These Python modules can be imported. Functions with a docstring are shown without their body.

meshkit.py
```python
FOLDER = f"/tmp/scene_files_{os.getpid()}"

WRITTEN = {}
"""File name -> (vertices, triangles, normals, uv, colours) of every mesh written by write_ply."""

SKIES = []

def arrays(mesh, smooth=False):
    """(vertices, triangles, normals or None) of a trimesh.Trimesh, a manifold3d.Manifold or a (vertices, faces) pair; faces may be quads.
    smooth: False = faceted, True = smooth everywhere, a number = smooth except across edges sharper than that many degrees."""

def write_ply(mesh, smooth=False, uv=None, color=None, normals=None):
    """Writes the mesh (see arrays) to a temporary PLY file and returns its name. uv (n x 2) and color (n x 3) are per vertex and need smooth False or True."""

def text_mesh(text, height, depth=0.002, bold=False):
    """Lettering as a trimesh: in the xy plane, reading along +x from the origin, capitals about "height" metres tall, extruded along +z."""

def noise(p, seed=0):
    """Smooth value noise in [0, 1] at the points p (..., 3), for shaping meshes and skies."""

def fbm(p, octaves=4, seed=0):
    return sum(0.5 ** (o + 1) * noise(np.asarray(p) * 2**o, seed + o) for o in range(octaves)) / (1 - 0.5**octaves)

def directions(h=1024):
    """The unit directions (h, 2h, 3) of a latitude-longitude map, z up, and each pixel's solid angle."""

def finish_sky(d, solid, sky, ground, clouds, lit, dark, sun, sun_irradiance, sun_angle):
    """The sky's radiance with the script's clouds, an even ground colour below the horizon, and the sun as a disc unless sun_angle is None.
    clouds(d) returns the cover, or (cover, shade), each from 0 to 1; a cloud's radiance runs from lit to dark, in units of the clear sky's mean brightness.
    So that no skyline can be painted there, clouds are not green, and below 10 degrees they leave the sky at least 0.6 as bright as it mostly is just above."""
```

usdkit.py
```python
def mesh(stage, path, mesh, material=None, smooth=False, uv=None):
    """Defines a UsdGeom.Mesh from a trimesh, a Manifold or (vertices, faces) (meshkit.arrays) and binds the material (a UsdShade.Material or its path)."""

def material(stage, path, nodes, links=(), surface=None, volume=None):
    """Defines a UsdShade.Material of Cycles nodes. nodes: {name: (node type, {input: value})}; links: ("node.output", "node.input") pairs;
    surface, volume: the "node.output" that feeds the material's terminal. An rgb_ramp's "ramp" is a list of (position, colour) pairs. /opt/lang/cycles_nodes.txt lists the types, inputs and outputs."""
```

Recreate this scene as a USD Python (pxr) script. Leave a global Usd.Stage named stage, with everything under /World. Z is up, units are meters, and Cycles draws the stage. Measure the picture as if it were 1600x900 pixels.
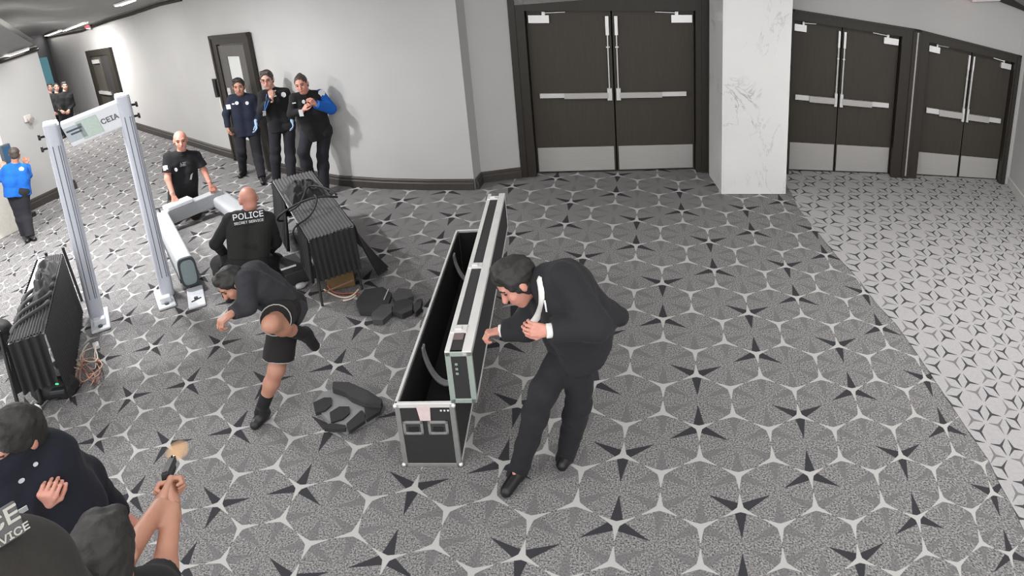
import math, random
import numpy as np, trimesh, manifold3d, shapely
from shapely.geometry import Polygon, LineString
import usdkit, meshkit
from pxr import Usd, UsdGeom, UsdLux, UsdShade, Gf, Sdf

stage = Usd.Stage.CreateInMemory()
UsdGeom.SetStageUpAxis(stage, 'Z'); UsdGeom.SetStageMetersPerUnit(stage, 1.0)
UsdGeom.Xform.Define(stage, '/World'); UsdGeom.Scope.Define(stage, '/World/Looks')
rng = np.random.default_rng(7); random.seed(7)

# ------------------------------------------------------------------ camera
def rot(r):
    th = np.linalg.norm(r); k = r / th
    K = np.array([[0, -k[2], k[1]], [k[2], 0, -k[0]], [-k[1], k[0], 0]])
    return np.eye(3) + np.sin(th) * K + (1 - np.cos(th)) * K @ K
UNIT = 0.46                                     # metres per carpet repeat
FPX, PPX, PPY = 1019.09176, 769.548558, 215.293167
RC = rot(np.array([1.85401698, 0.129380501, -0.227177754]))   # rows: right, down, forward
CAM = np.array([0.736588908, -7.80450736, 7.29868999]) * UNIT
cam = UsdGeom.Camera.Define(stage, '/World/camera')
cam.CreateHorizontalApertureAttr(36.0); cam.CreateVerticalApertureAttr(36.0 * 9 / 16)
cam.CreateFocalLengthAttr(FPX / 1600 * 36)
cam.CreateHorizontalApertureOffsetAttr((800 - PPX) / 1600 * 36)
cam.CreateVerticalApertureOffsetAttr((PPY - 450) / 1600 * 36)
m4 = np.eye(4); m4[0, :3] = RC[0]; m4[1, :3] = -RC[1]; m4[2, :3] = -RC[2]; m4[3, :3] = CAM
cam.AddTransformOp().Set(Gf.Matrix4d(*m4.ravel().tolist()))
cam.CreateClippingRangeAttr(Gf.Vec2f(0.05, 200))
EXPOSURE = 0.2
cam.CreateExposureAttr(EXPOSURE)

# ------------------------------------------------------------------ light: even room light, plus the lamps built further down
dome = UsdLux.DomeLight.Define(stage, '/World/room_ambience')
dome.CreateIntensityAttr(0.68); dome.CreateColorAttr(Gf.Vec3f(1.0, 0.99, 0.985))
# x, y, width, depth, intensity of the lamps set into the ceiling
LAMPS = [(-6.6, 2.2, 0.5, 0.5, 25), (-7.3, 1.8, 0.8, 0.8, 130), (-7.9, 4.2, 0.5, 0.5, 70), (-9.8, 6.2, 0.8, 0.8, 32), (-12.4, 8.4, 0.8, 0.8, 110), (-4.6, 2.2, 0.9, 0.9, 3),
         (-1.5, 2.6, 1.0, 1.0, 8), (1.5, 2.6, 1.0, 1.0, 9), (3.7, 2.2, 1.0, 1.0, 26), (3.9, 0.4, 1.0, 1.0, 16), (-1.5, -0.6, 1.2, 1.2, 2), (2.0, -0.6, 1.2, 1.2, 5)]

# pixel of the lit floor patch, intensity, cone
DOWNLIGHTS = [(200, 400, 1900, 34)]
# ------------------------------------------------------------------ placing
def ray(px, py):
    v = np.array([(px - PPX) / FPX, (py - PPY) / FPX, 1.0]) @ RC
    return v / np.linalg.norm(v)
def at(px, py, z=0.0):
    """the point of height z seen there"""
    v = ray(px, py); return CAM + v * ((z - CAM[2]) / v[2])
def on_plane(px, py, P, n):
    v = ray(px, py); return CAM + v * (np.dot(P - CAM, n) / np.dot(v, n))
def project(X):
    v = (np.atleast_2d(X) - CAM) @ RC.T
    return np.stack([PPX + FPX * v[:, 0] / v[:, 2], PPY + FPX * v[:, 1] / v[:, 2]], -1)
def height(b, t):
    """height of the point seen at t above the floor point seen at b"""
    B = at(*b); zs = np.linspace(0, 6, 3001)
    P = project(B + np.c_[0 * zs, 0 * zs, zs]); return float(zs[np.argmin(np.hypot(*(P - t).T))])
def facing(P):
    """horizontal unit vector from P to the camera"""
    d = CAM - P; d = np.array([d[0], d[1], 0]); return d / np.linalg.norm(d)
Z = np.array([0, 0, 1.0])


# the carpet lies slightly stretched: its repeat (u, v) as a smooth function of the floor point
LP = [1066.2939, -0.11325520, 0.00301163]; LR = rot(np.array([2.12156405, 0.16903529, -0.20573156]))
LC = np.array([0.0708133, -5.55710332, 6.09824762]); LX, LY = 768.23747, 472.2866
def _stretch(px):
    d = (px - [LX, LY]) / LP[0]; rd = np.hypot(d[:, 0], d[:, 1]) + 1e-12; th = rd.copy()
    for _ in range(40):
        th = th - (th * (1 + LP[1] * th**2 + LP[2] * th**4) - rd) / (1 + 3 * LP[1] * th**2 + 5 * LP[2] * th**4)
    q = np.c_[d * (np.sin(th) / rd)[:, None], np.cos(th)] @ LR
    return (LC + q * (-LC[2] / q[:, 2])[:, None])[:, :2]
def carpet_uv(xy):
    xy = np.asarray(xy, float)
    a = xy.copy(); a[:, 1] = np.maximum(a[:, 1], -2.2)
    px = project(np.c_[a, np.zeros(len(a))])
    pc = np.c_[np.clip(px[:, 0], -60, 1660), np.clip(px[:, 1], 165, 950)]
    v = np.array([np.r_[(p - [PPX, PPY]) / FPX, 1.0] for p in pc]) @ RC
    w = (CAM + v * (-CAM[2] / v[:, 2])[:, None])[:, :2]
    def M(q): return _stretch(project(np.c_[q, np.zeros(len(q))]))
    e = 0.02; base = M(w); jx = (M(w + [e, 0]) - base) / e; jy = (M(w + [0, e]) - base) / e
    dd = xy - w
    return base + jx * dd[:, :1] + jy * dd[:, 1:]

# ------------------------------------------------------------------ prims
_used = {}
def numbered(path):
    k = _used.get(path, -1) + 1; _used[path] = k
    return path if k == 0 else '%s_%03d' % (path, k)
class Thing:
    def __init__(s, prim, path, base): s.prim, s.path, s.base = prim, path, np.asarray(base, float)
def keys(prim, **kw):
    for k, v in kw.items():
        if v: prim.SetCustomDataByKey(k, v)
def thing(name, label, cat, base=(0, 0, 0), group=None, kind=None):
    path = numbered('/World/' + name)
    x = UsdGeom.Xform.Define(stage, path); x.AddTranslateOp().Set(Gf.Vec3d(*map(float, base)))
    keys(x.GetPrim(), label=label, category=cat, group=group, kind=kind)
    return Thing(x.GetPrim(), path, base)
def vf(mesh):
    if hasattr(mesh, 'to_mesh'):
        m = mesh.to_mesh(); return np.array(m.vert_properties[:, :3], float), np.array(m.tri_verts)
    if isinstance(mesh, (tuple, list)): return np.asarray(mesh[0], float), np.asarray(mesh[1])
    return np.array(mesh.vertices, float), np.array(mesh.faces)
def part(parent, name, mesh, mat, smooth=False, label=None, kind=None, uv=None, cat=None, group=None):
    """one Mesh under parent (a Thing) or, without one, under /World; the mesh is given in world metres"""
    v, f = vf(mesh)
    base = parent.base if parent else np.zeros(3)
    path = numbered((parent.path if parent else '/World') + '/' + name)
    m = usdkit.mesh(stage, path, (v - base, f), mat, smooth=smooth, uv=uv)
    keys(m.GetPrim(), label=label, kind=kind, category=cat, group=group)
    return Thing(m.GetPrim(), path, base)
def cat_(*ms):
    vs, fs, n = [], [], 0
    for m in ms:
        v, f = vf(m)
        if f.shape[1] == 4: f = np.vstack([f[:, [0, 1, 2]], f[:, [0, 2, 3]]])
        vs.append(v); fs.append(f + n); n += len(v)
    return np.vstack(vs), np.vstack(fs)

# ------------------------------------------------------------------ shapes
def frame_of(d, up=Z):
    d = np.asarray(d, float); d = d / np.linalg.norm(d)
    x = np.cross(up, d)
    if np.linalg.norm(x) < 1e-6: x = np.array([1.0, 0, 0])
    x /= np.linalg.norm(x); return x, np.cross(d, x), d
def rbox(sx, sy, sz, r=0.006, n=6):
    """box with rounded edges, centred"""
    r = min(r, sx / 2.01, sy / 2.01, sz / 2.01)
    s = manifold3d.Manifold.sphere(r, n if n % 4 == 0 else 8)
    return manifold3d.Manifold.batch_hull([s.translate((a * (sx / 2 - r), b * (sy / 2 - r), c * (sz / 2 - r))) for a in (-1, 1) for b in (-1, 1) for c in (-1, 1)])
def put(mesh, origin, X, Y, Zd):
    v, f = vf(mesh); A = np.stack([X, Y, Zd]); v = v @ A + np.asarray(origin)
    if np.linalg.det(A) < 0: f = f[:, ::-1]
    return v, f
def bar(a, b, w, h, up=Z, r=0.004):
    """rounded bar from a to b, w across, h along up"""
    a, b = np.asarray(a, float), np.asarray(b, float); x, y, d = frame_of(b - a, up)
    return put(rbox(w, h, np.linalg.norm(b - a), r), (a + b) / 2, x, y, d)
def tube(pts, r, n=8, closed=False):
    pts = np.asarray(pts, float); m = len(pts); r = np.broadcast_to(np.asarray(r, float), (m,))
    t = np.gradient(pts, axis=0) if m > 2 else np.repeat((pts[1:] - pts[:1]), m, 0)
    t /= np.linalg.norm(t, axis=1, keepdims=True) + 1e-12
    x = np.cross(t[0], [0.3, 0.5, 0.81]); x /= np.linalg.norm(x); V = []
    for i in range(m):
        x = x - t[i] * np.dot(x, t[i]); x /= np.linalg.norm(x) + 1e-12; y = np.cross(t[i], x)
        a = np.arange(n) / n * 2 * np.pi
        V.append(pts[i] + r[i] * (np.cos(a)[:, None] * x + np.sin(a)[:, None] * y))
    V = np.vstack(V + [pts[:1], pts[-1:]]); F = []
    for i in range(m - 1):
        for k in range(n):
            a, b, c, d = i * n + k, i * n + (k + 1) % n, (i + 1) * n + (k + 1) % n, (i + 1) * n + k
            F += [(a, b, c), (a, c, d)]
    for k in range(n):
        F += [(m * n, (k + 1) % n, k), (m * n + 1, (m - 1) * n + k, (m - 1) * n + (k + 1) % n)]
    return V, np.array(F)
def curve(P, n=24):
    from scipy.interpolate import CubicSpline
    P = np.asarray(P, float); t = np.r_[0, np.cumsum(np.linalg.norm(np.diff(P, axis=0), axis=1))]
    return CubicSpline(t, P)(np.linspace(0, t[-1], n))
def prism(poly, h):
    """shapely polygon (x, y) -> solid from z = 0 to h"""
    m = trimesh.creation.extrude_polygon(poly, h, engine='earcut'); return np.array(m.vertices), np.array(m.faces)
def hexa(c8):
    """solid with 8 corners: bottom ring 0-3, top ring 4-7"""
    f = [(3, 2, 1, 0), (4, 5, 6, 7), (0, 1, 5, 4), (1, 2, 6, 5), (2, 3, 7, 6), (3, 0, 4, 7)]
    v = np.asarray(c8, float); F = np.array(f)
    F = np.vstack([F[:, [0, 1, 2]], F[:, [0, 2, 3]]])
    c = v.mean(0); tri = v[F]; n = np.cross(tri[:, 1] - tri[:, 0], tri[:, 2] - tri[:, 0])
    if (n * (tri.mean(1) - c)).sum() < 0: F = F[:, ::-1]
    vv = v[F].reshape(-1, 3); return vv, np.arange(len(vv)).reshape(-1, 3)
def lettering(text, h, depth, origin, right, up, bold=True, center=True):
    m = meshkit.text_mesh(text, h, depth, bold); v = np.array(m.vertices)
    if center: v[:, :2] -= (v[:, :2].min(0) + v[:, :2].max(0)) / 2
    n = np.cross(right, up); return put((v, np.array(m.faces)), origin, right, up, n)

# ------------------------------------------------------------------ materials
class G:
    """a small builder of shader graphs"""
    def __init__(s): s.nodes, s.links, s.n = {}, [], 0
    def add(s, kind, out, **inp):
        s.n += 1; name = 'n%d' % s.n; vals = {}
        for k, v in inp.items():
            if isinstance(v, str) and '.' in v: s.links.append((v, name + '.' + k))
            else: vals[k] = v
        s.nodes[name] = (kind, vals); return name + '.' + out
    def m(s, op, a, b=0.0, c=0.0): return s.add('math', 'value', math_type=op, value1=a, value2=b, value3=c)
    def mixc(s, f, a, b): return s.add('mix_color', 'result', fac=f, a=a, b=b)
    def done(s, name, surface): return usdkit.material(stage, '/World/Looks/' + name, s.nodes, s.links, surface=surface)
def lin(c):
    c = np.asarray(c, float) / 255; return tuple(np.where(c <= 0.04045, c / 12.92, ((c + 0.055) / 1.055) ** 2.4))
_mats = {}
def plain(name, rgb, rough=0.6, metal=0.0, grain=0.06, scale=40.0, bump=0.0, spec=0.5, sheen=0.0, sss=0.0):
    """an even material with a little grain; rgb 0-255 as the eye sees it"""
    if name in _mats: return _mats[name]
    g = G(); tc = g.add('texture_coordinate', 'object')
    nz = g.add('noise_texture', 'fac', vector=tc, scale=scale, detail=3.0)
    c = np.array(lin(rgb)); col = g.mixc(nz, tuple(c * (1 - grain * 2)), tuple(np.minimum(c * (1 + grain * 2), 1)))
    kw = dict(base_color=col, roughness=rough, metallic=metal, specular_ior_level=spec)
    if sheen: kw.update(sheen_weight=sheen)
    if sss: kw.update(subsurface_weight=sss, subsurface_scale=0.01)
    if bump: kw['normal'] = g.add('bump', 'normal', height=nz, strength=bump, distance=0.004)
    _mats[name] = g.done(name, g.add('principled_bsdf', 'BSDF', **kw)); return _mats[name]
def glow(name, rgb, strength):
    g = G(); return g.done(name, g.add('emission', 'emission', color=lin(rgb), strength=strength))

# ------------------------------------------------------------------ the two carpets
def star_parts(g, x, y, cell):
    """x, y relative to one star, folded into its cell: returns (s, t) along and across the arm that points to +y, and to -y"""
    r = g.m('sqrt', g.m('add', g.m('multiply', x, x), g.m('multiply', y, y)))
    a = g.m('arctan2', x, y)                     # angle from +y
    out = []
    for off in (0.0, math.pi):
        q = g.m('absolute', g.m('subtract', g.m('floored_modulo', g.m('add', a, math.pi / 3 + off + 4 * math.pi), 2 * math.pi / 3), math.pi / 3))
        out.append((g.m('multiply', r, g.m('cosine', q)), g.m('multiply', r, g.m('sine', q))))
    return out
def below(g, t, w, soft=0.006):
    """1 where t < w"""
    return g.add('map_range', 'result', range_type='linear', value=g.m('subtract', w, t), from_min=-soft, from_max=soft, to_min=0.0, to_max=1.0, clamp=True)
def carpet_axes(g, ox, oy):
    uv = g.add('uvmap', 'UV', attribute='st'); sep = g.add('separate_xyz', 'x', vector=uv); n = sep[:-2]
    return uv, sep, n + '.y'
LE = 1 / math.sqrt(3); R3 = math.sqrt(3)
def rect_cells(g, u, v):
    """the four star families: (x, y, index parity inputs X, n, is_top, odd row)"""
    for top in (True, False):
        oy = LE if top else -LE
        for odd in (False, True):
            a = g.m('subtract', u, 0.5 if odd else 0.0); b = g.m('subtract', v, oy + (R3 / 2 if odd else 0.0))
            X = g.m('round', a); n = g.m('round', g.m('divide', b, R3))
            yield g.m('subtract', a, X), g.m('subtract', b, g.m('multiply', n, R3)), X, n, top, odd
def dark_carpet():
    g = G(); uv, u, v = carpet_axes(g, 0, 0)
    white, dark, gray = 0.0, 0.0, 0.0
    for x, y, X, n, top, odd in rect_cells(g, u, v):
        if not top: pass
        (s1, t1), (s2, t2) = star_parts(g, x, y, 1)
        arm, spike = ((s1, t1), (s2, t2)) if top else ((s2, t2), (s1, t1))
        s, t = arm   # white arm: slender, concave
        w = g.m('multiply', 0.043, g.m('power', g.m('maximum', g.m('subtract', 1.0, g.m('divide', s, 0.266)), 0.0), 1.5))
        w = g.m('add', w, g.m('subtract', g.m('multiply', 0.026, g.m('less_than', s, 0.244)), 0.02))
        wm = below(g, t, w, 0.004)
        s, t = spike
        w2 = g.m('multiply', 0.088, g.m('maximum', g.m('subtract', 1.0, g.m('divide', s, 0.475)), 0.0))
        w2 = g.m('minimum', w2, g.m('add', 0.018, g.m('multiply', s, 0.85)))
        w2 = g.m('subtract', w2, g.m('multiply', 0.02, g.m('greater_than', s, 0.46)))
        sm = below(g, t, w2, 0.005)
        k = g.m('floored_modulo', g.m('add', g.m('subtract', X, n), 400.0 - (2.0 if odd else 0.0)), 4.0)
        isd = g.m('less_than', g.m('absolute', g.m('subtract', k, 0.0)), 0.5)
        isd = g.m('maximum', isd, g.m('greater_than', k, 3.5))
        white = g.m('maximum', white, wm)
        dark = g.m('maximum', dark, g.m('multiply', sm, isd))
        gray = g.m('maximum', gray, g.m('multiply', sm, g.m('subtract', 1.0, isd)))
    tc = g.add('geometry', 'position')
    spk = g.add('noise_texture', 'fac', vector=tc, scale=95.0, detail=2.0, roughness=0.7)
    spk = g.add('map_range', 'result', range_type='linear', value=spk, from_min=0.36, from_max=0.64, to_min=0.0, to_max=1.0, clamp=True)
    big = g.add('noise_texture', 'fac', vector=tc, scale=1.3, detail=3.0)
    base = g.mixc(spk, lin(CARPET['lo']), lin(CARPET['hi']))
    flat = g.mixc(spk, lin(CARPET['gray0']), lin(CARPET['gray1']))
    col = g.mixc(g.m('multiply', gray, 0.8), base, flat)
    col = g.mixc(dark, col, lin(CARPET['dark']))
    col = g.mixc(white, col, lin(CARPET['white']))
    col = g.mixc(g.m('multiply', big, 0.10), col, (0.03, 0.03, 0.03))
    bm = g.add('bump', 'normal', height=spk, strength=0.25, distance=0.003)
    return g.done('dark_star_carpet', g.add('principled_bsdf', 'BSDF', base_color=col, roughness=0.95, specular_ior_level=0.1, normal=bm))
def light_carpet():
    g = G(); uv, u0, v0 = carpet_axes(g, 0, 0)
    fx, fy, an, sp = 5.732, 2.01, math.radians(12.6), 0.489
    du, dv = g.m('subtract', u0, fx), g.m('subtract', v0, fy)
    ca, sa = math.cos(an) / sp, math.sin(an) / sp
    u = g.m('add', g.m('multiply', du, ca), g.m('multiply', dv, sa)); v = g.m('subtract', g.m('multiply', dv, ca), g.m('multiply', du, sa))
    dark, gray = 0.0, 0.0
    for x, y, X, n, top, odd in rect_cells(g, u, v):
        (s1, t1), (s2, t2) = star_parts(g, x, y, 1)
        s, t = (s2, t2) if top else (s1, t1)
        w = g.m('multiply', 0.060, g.m('power', g.m('maximum', g.m('subtract', 1.0, g.m('divide', s, 0.5)), 0.0), 1.2))
        w = g.m('add', w, g.m('subtract', g.m('multiply', 0.028, g.m('less_than', s, 0.45)), 0.02))
        m_ = below(g, t, w, 0.008)
        par = g.m('floored_modulo', g.m('add', X, 400.0), 2.0); isodd = g.m('greater_than', par, 0.5); iseven = g.m('subtract', 1.0, isodd)
        if not top:
            if not odd: dark = g.m('maximum', dark, g.m('multiply', m_, isodd))
            else: gray = g.m('maximum', gray, g.m('multiply', m_, isodd)); dark = g.m('maximum', dark, g.m('multiply', m_, iseven))
        else:
            if not odd: dark = g.m('maximum', dark, g.m('multiply', m_, iseven))
            else: gray = g.m('maximum', gray, g.m('multiply', m_, iseven)); dark = g.m('maximum', dark, g.m('multiply', m_, isodd))
    tc = g.add('geometry', 'position')
    nz = g.add('noise_texture', 'fac', vector=tc, scale=60.0, detail=2.0)
    base = g.mixc(nz, lin(CARPET['l0']), lin(CARPET['l1']))
    col = g.mixc(gray, base, lin(CARPET['lgray'])); col = g.mixc(dark, col, lin(CARPET['ldark']))
    return g.done('light_hexagon_carpet', g.add('principled_bsdf', 'BSDF', base_color=col, roughness=0.95, specular_ior_level=0.1))
CARPET = dict(lo=(72, 71, 72), hi=(156, 154, 154), gray0=(101, 100, 101), gray1=(113, 112, 113), dark=(56, 56, 60), white=(176, 175, 173),
              l0=(152, 150, 151), l1=(172, 170, 171), lgray=(116, 114, 116), ldark=(70, 69, 72))
DARK_CARPET, LIGHT_CARPET = dark_carpet(), light_carpet()
def grid_mesh(xs, ys, z=0.0, keep=None):
    X, Y = np.meshgrid(xs, ys); V = np.c_[X.ravel(), Y.ravel(), np.full(X.size, z)]; nx = len(xs)
    i = np.arange(len(ys) - 1)[:, None] * nx + np.arange(nx - 1)[None]; i = i.ravel()
    F = np.vstack([np.c_[i, i + 1, i + nx + 1], np.c_[i, i + nx + 1, i + nx]])
    return V, F
V, F = grid_mesh(np.linspace(-17, 6, 231), np.linspace(-3.2, 13, 163))
part(None, 'floor', (V, F), DARK_CARPET, uv=carpet_uv(V[:, :2]), kind='structure', label='dark grey carpet with white and black three-pointed stars')
edge = [at(*p)[:2] for p in [(1238, 305), (1247, 325), (1275, 360), (1307, 400), (1340, 435), (1372, 478), (1400, 507), (1432, 552), (1462, 597), (1495, 647), (1527, 695), (1545, 720), (1562, 757), (1582, 792), (1600, 830)]]
edge = np.array(edge); edge = np.vstack([[edge[0, 0] + 0.0, 6.2], edge, edge[-1] + (edge[-1] - edge[-4]) * 6])
o = np.argsort(edge[:, 1]); ysl = np.linspace(-3.1, 6.1, 185); xe = np.interp(ysl, edge[o, 1], edge[o, 0])
xr = np.full_like(xe, 5.2); nn = 24
V = np.array([[a + (b - a) * k / (nn - 1), y, 0.004] for y, a, b in zip(ysl, xe, xr) for k in range(nn)])
i = (np.arange(len(ysl) - 1)[:, None] * nn + np.arange(nn - 1)[None]).ravel()
F = np.vstack([np.c_[i, i + 1, i + nn + 1], np.c_[i, i + nn + 1, i + nn]])
part(None, 'floor', (V, F), LIGHT_CARPET, uv=carpet_uv(V[:, :2]), kind='structure', label='pale grey carpet patterned with hexagons and fine dark stars')

# ------------------------------------------------------------------ the room shell
def wall_paint():
    g = G(); tc = g.add('geometry', 'position')
    n1 = g.add('noise_texture', 'fac', vector=tc, scale=1.2, detail=2.0); n2 = g.add('noise_texture', 'fac', vector=tc, scale=90.0, detail=2.0)
    col = g.mixc(n1, lin((172, 171, 170)), lin((182, 181, 180)))
    bm = g.add('bump', 'normal', height=n2, strength=0.08, distance=0.002)
    return g.done('wall_paint', g.add('principled_bsdf', 'BSDF', base_color=col, roughness=0.75, specular_ior_level=0.25, normal=bm))
def marble():
    g = G(); tc = g.add('geometry', 'position')
    mp = g.add('mapping', 'vector', vector=tc, rotation=(0.5, 0.3, 0.6), scale=(1.0, 1.0, 0.7))
    n1 = g.add('noise_texture', 'fac', vector=mp, scale=2.2, detail=6.0, roughness=0.6, distortion=1.6)
    v = g.m('absolute', g.m('subtract', n1, 0.52))
    vein = g.add('map_range', 'result', range_type='smoothstep', value=v, from_min=0.0, from_max=0.022, to_min=1.0, to_max=0.0, clamp=True)
    n2 = g.add('noise_texture', 'fac', vector=tc, scale=1.7, detail=4.0)
    sp = g.add('map_range', 'result', range_type='linear', value=n2, from_min=0.48, from_max=0.66, to_min=0.0, to_max=1.0, clamp=True)
    col = g.mixc(n2, lin((222, 221, 220)), lin((206, 206, 206)))
    col = g.mixc(g.m('multiply', g.m('multiply', vein, sp), 0.6), col, lin((120, 120, 120)))
    return g.done('white_marble', g.add('principled_bsdf', 'BSDF', base_color=col, roughness=0.25, specular_ior_level=0.4))
def dark_wood(name, rgb):
    g = G(); tc = g.add('geometry', 'position'); mp = g.add('mapping', 'vector', vector=tc, scale=(14.0, 14.0, 1.2))
    n = g.add('noise_texture', 'fac', vector=mp, scale=3.0, detail=5.0, distortion=0.5); c = np.array(lin(rgb))
    col = g.mixc(n, tuple(c * 0.75), tuple(c * 1.25))
    return g.done(name, g.add('principled_bsdf', 'BSDF', base_color=col, roughness=0.5, specular_ior_level=0.35))
def brushed(name, rgb, rough=0.35):
    g = G(); tc = g.add('geometry', 'position'); mp = g.add('mapping', 'vector', vector=tc, scale=(3.0, 3.0, 160.0))
    n = g.add('noise_texture', 'fac', vector=mp, scale=2.0, detail=3.0); c = np.array(lin(rgb))
    col = g.mixc(n, tuple(c * 0.85), tuple(np.minimum(c * 1.1, 1)))
    return g.done(name, g.add('principled_bsdf', 'BSDF', base_color=col, roughness=rough, metallic=0.35))
WALL, MARBLE, DOOR = wall_paint(), marble(), dark_wood('door_veneer', (56, 51, 43))
FRAME = dark_wood('frame_wood', (44, 40, 35)); BASE = dark_wood('base_wood', (62, 58, 55))
STEEL, CHROME = brushed('brushed_steel', (176, 174, 172), 0.4), brushed('satin_chrome', (214, 213, 212), 0.3)
CEIL = plain('ceiling_paint', (150, 150, 148), 0.9, grain=0.02, scale=3)
BLACKGAP = plain('dark_gap', (16, 15, 14), 0.9)

def smooth_line(px, n=6):
    P = np.array([at(*p)[:2] for p in px]); return P
def strip_wall(name, P, tops, label, th=0.12, mat=WALL, kind='structure', z0=0.0):
    """a wall along the floor line P (room side on the right hand when walking P), one top height per point"""
    P = np.asarray(P, float); tops = np.broadcast_to(np.asarray(tops, float), (len(P),))
    t = np.gradient(P, axis=0); t /= np.linalg.norm(t, axis=1, keepdims=True); nrm = np.c_[-t[:, 1], t[:, 0]]   # away from the room
    B = P + nrm * th; n = len(P)
    V = np.vstack([np.c_[P, np.full(n, z0)], np.c_[P, tops], np.c_[B, tops], np.c_[B, np.full(n, z0)]]); F = []
    for i in range(n - 1):
        for k in range(4):
            a, b = k * n + i, ((k + 1) % 4) * n + i; F += [(a, a + 1, b + 1), (a, b + 1, b)]
    for e in (0, n - 1): q = [k * n + e for k in range(4)]; F += [tuple(q[:3]), (q[0], q[2], q[3])]
    return part(None, name, (V, np.array(F)), mat, kind=kind, label=label, smooth=25)
def profile_run(P, prof, side=1.0):
    """sweeps the (out, z) profile along the floor line P, out towards the room"""
    P = np.asarray(P, float)
    d = np.diff(P, axis=0); d /= np.linalg.norm(d, axis=1, keepdims=True); nr = np.c_[d[:, 1], -d[:, 0]] * side
    N = np.vstack([nr[:1], (nr[1:] + nr[:-1]) / np.maximum(1 + (nr[1:] * nr[:-1]).sum(1, keepdims=True), 0.4), nr[-1:]])
    prof = np.asarray(prof, float); m = len(prof)
    V = np.vstack([np.c_[p + nn_ * o, z] for p, nn_ in zip(P, N) for o, z in prof]) if False else np.array([[*(p + nn_ * o), z] for p, nn_ in zip(P, N) for o, z in prof])
    F = []
    for i in range(len(P) - 1):
        for k in range(m):
            a, b = i * m + k, i * m + (k + 1) % m; F += [(a, b, b + m), (a, b + m, a + m)]
    for e in (0, len(P) - 1):
        for k in range(1, m - 1): F.append((e * m, e * m + k, e * m + k + 1))
    return V, np.array(F)
BB = [(0, 0), (0.035, 0), (0.035, 0.10), (0.024, 0.115), (0.024, 0.145), (0.012, 0.16), (0, 0.165)]

# long wall on the left of the picture, with a gentle bend, up to the return beside the doors
MW = np.array([at(*p)[:2] for p in [(103, 166.5), (165, 187), (210, 200), (255, 214), (300, 227), (337, 239), (375, 250), (412, 261), (450, 271), (485, 280), (520, 287)]])
MW2 = np.array([at(*p)[:2] for p in [(520, 287), (535, 289.5), (600, 294), (670, 296), (742, 296)]])
JOG = at(753, 285)[:2]; FR0 = at(815, 277)[:2]
mw_top = np.interp(np.arange(len(MW)), [0, 2, 4.3, 10], [height((122, 173), (75, 61)), height((211, 200), (165, 30)), height((312, 231), (250, 0)), 3.25])
strip_wall('wall_left', MW, mw_top, 'long pale grey painted wall behind the three officers')
strip_wall('wall_back', np.vstack([MW2, [JOG], [FR0]]), 3.4, 'pale grey wall with a shallow return left of the middle double doors')
part(None, 'baseboard_left', profile_run(np.vstack([MW[1:], MW2[1:]]), BB), BASE, kind='structure', label='dark stepped wooden baseboard along the long wall')
part(None, 'baseboard_back', profile_run(np.vstack([MW2[-1] + [0.035, 0], JOG + [0.0, -0.0], FR0]), BB), BASE, kind='structure', label='dark stepped wooden baseboard in the wall return')
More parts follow.
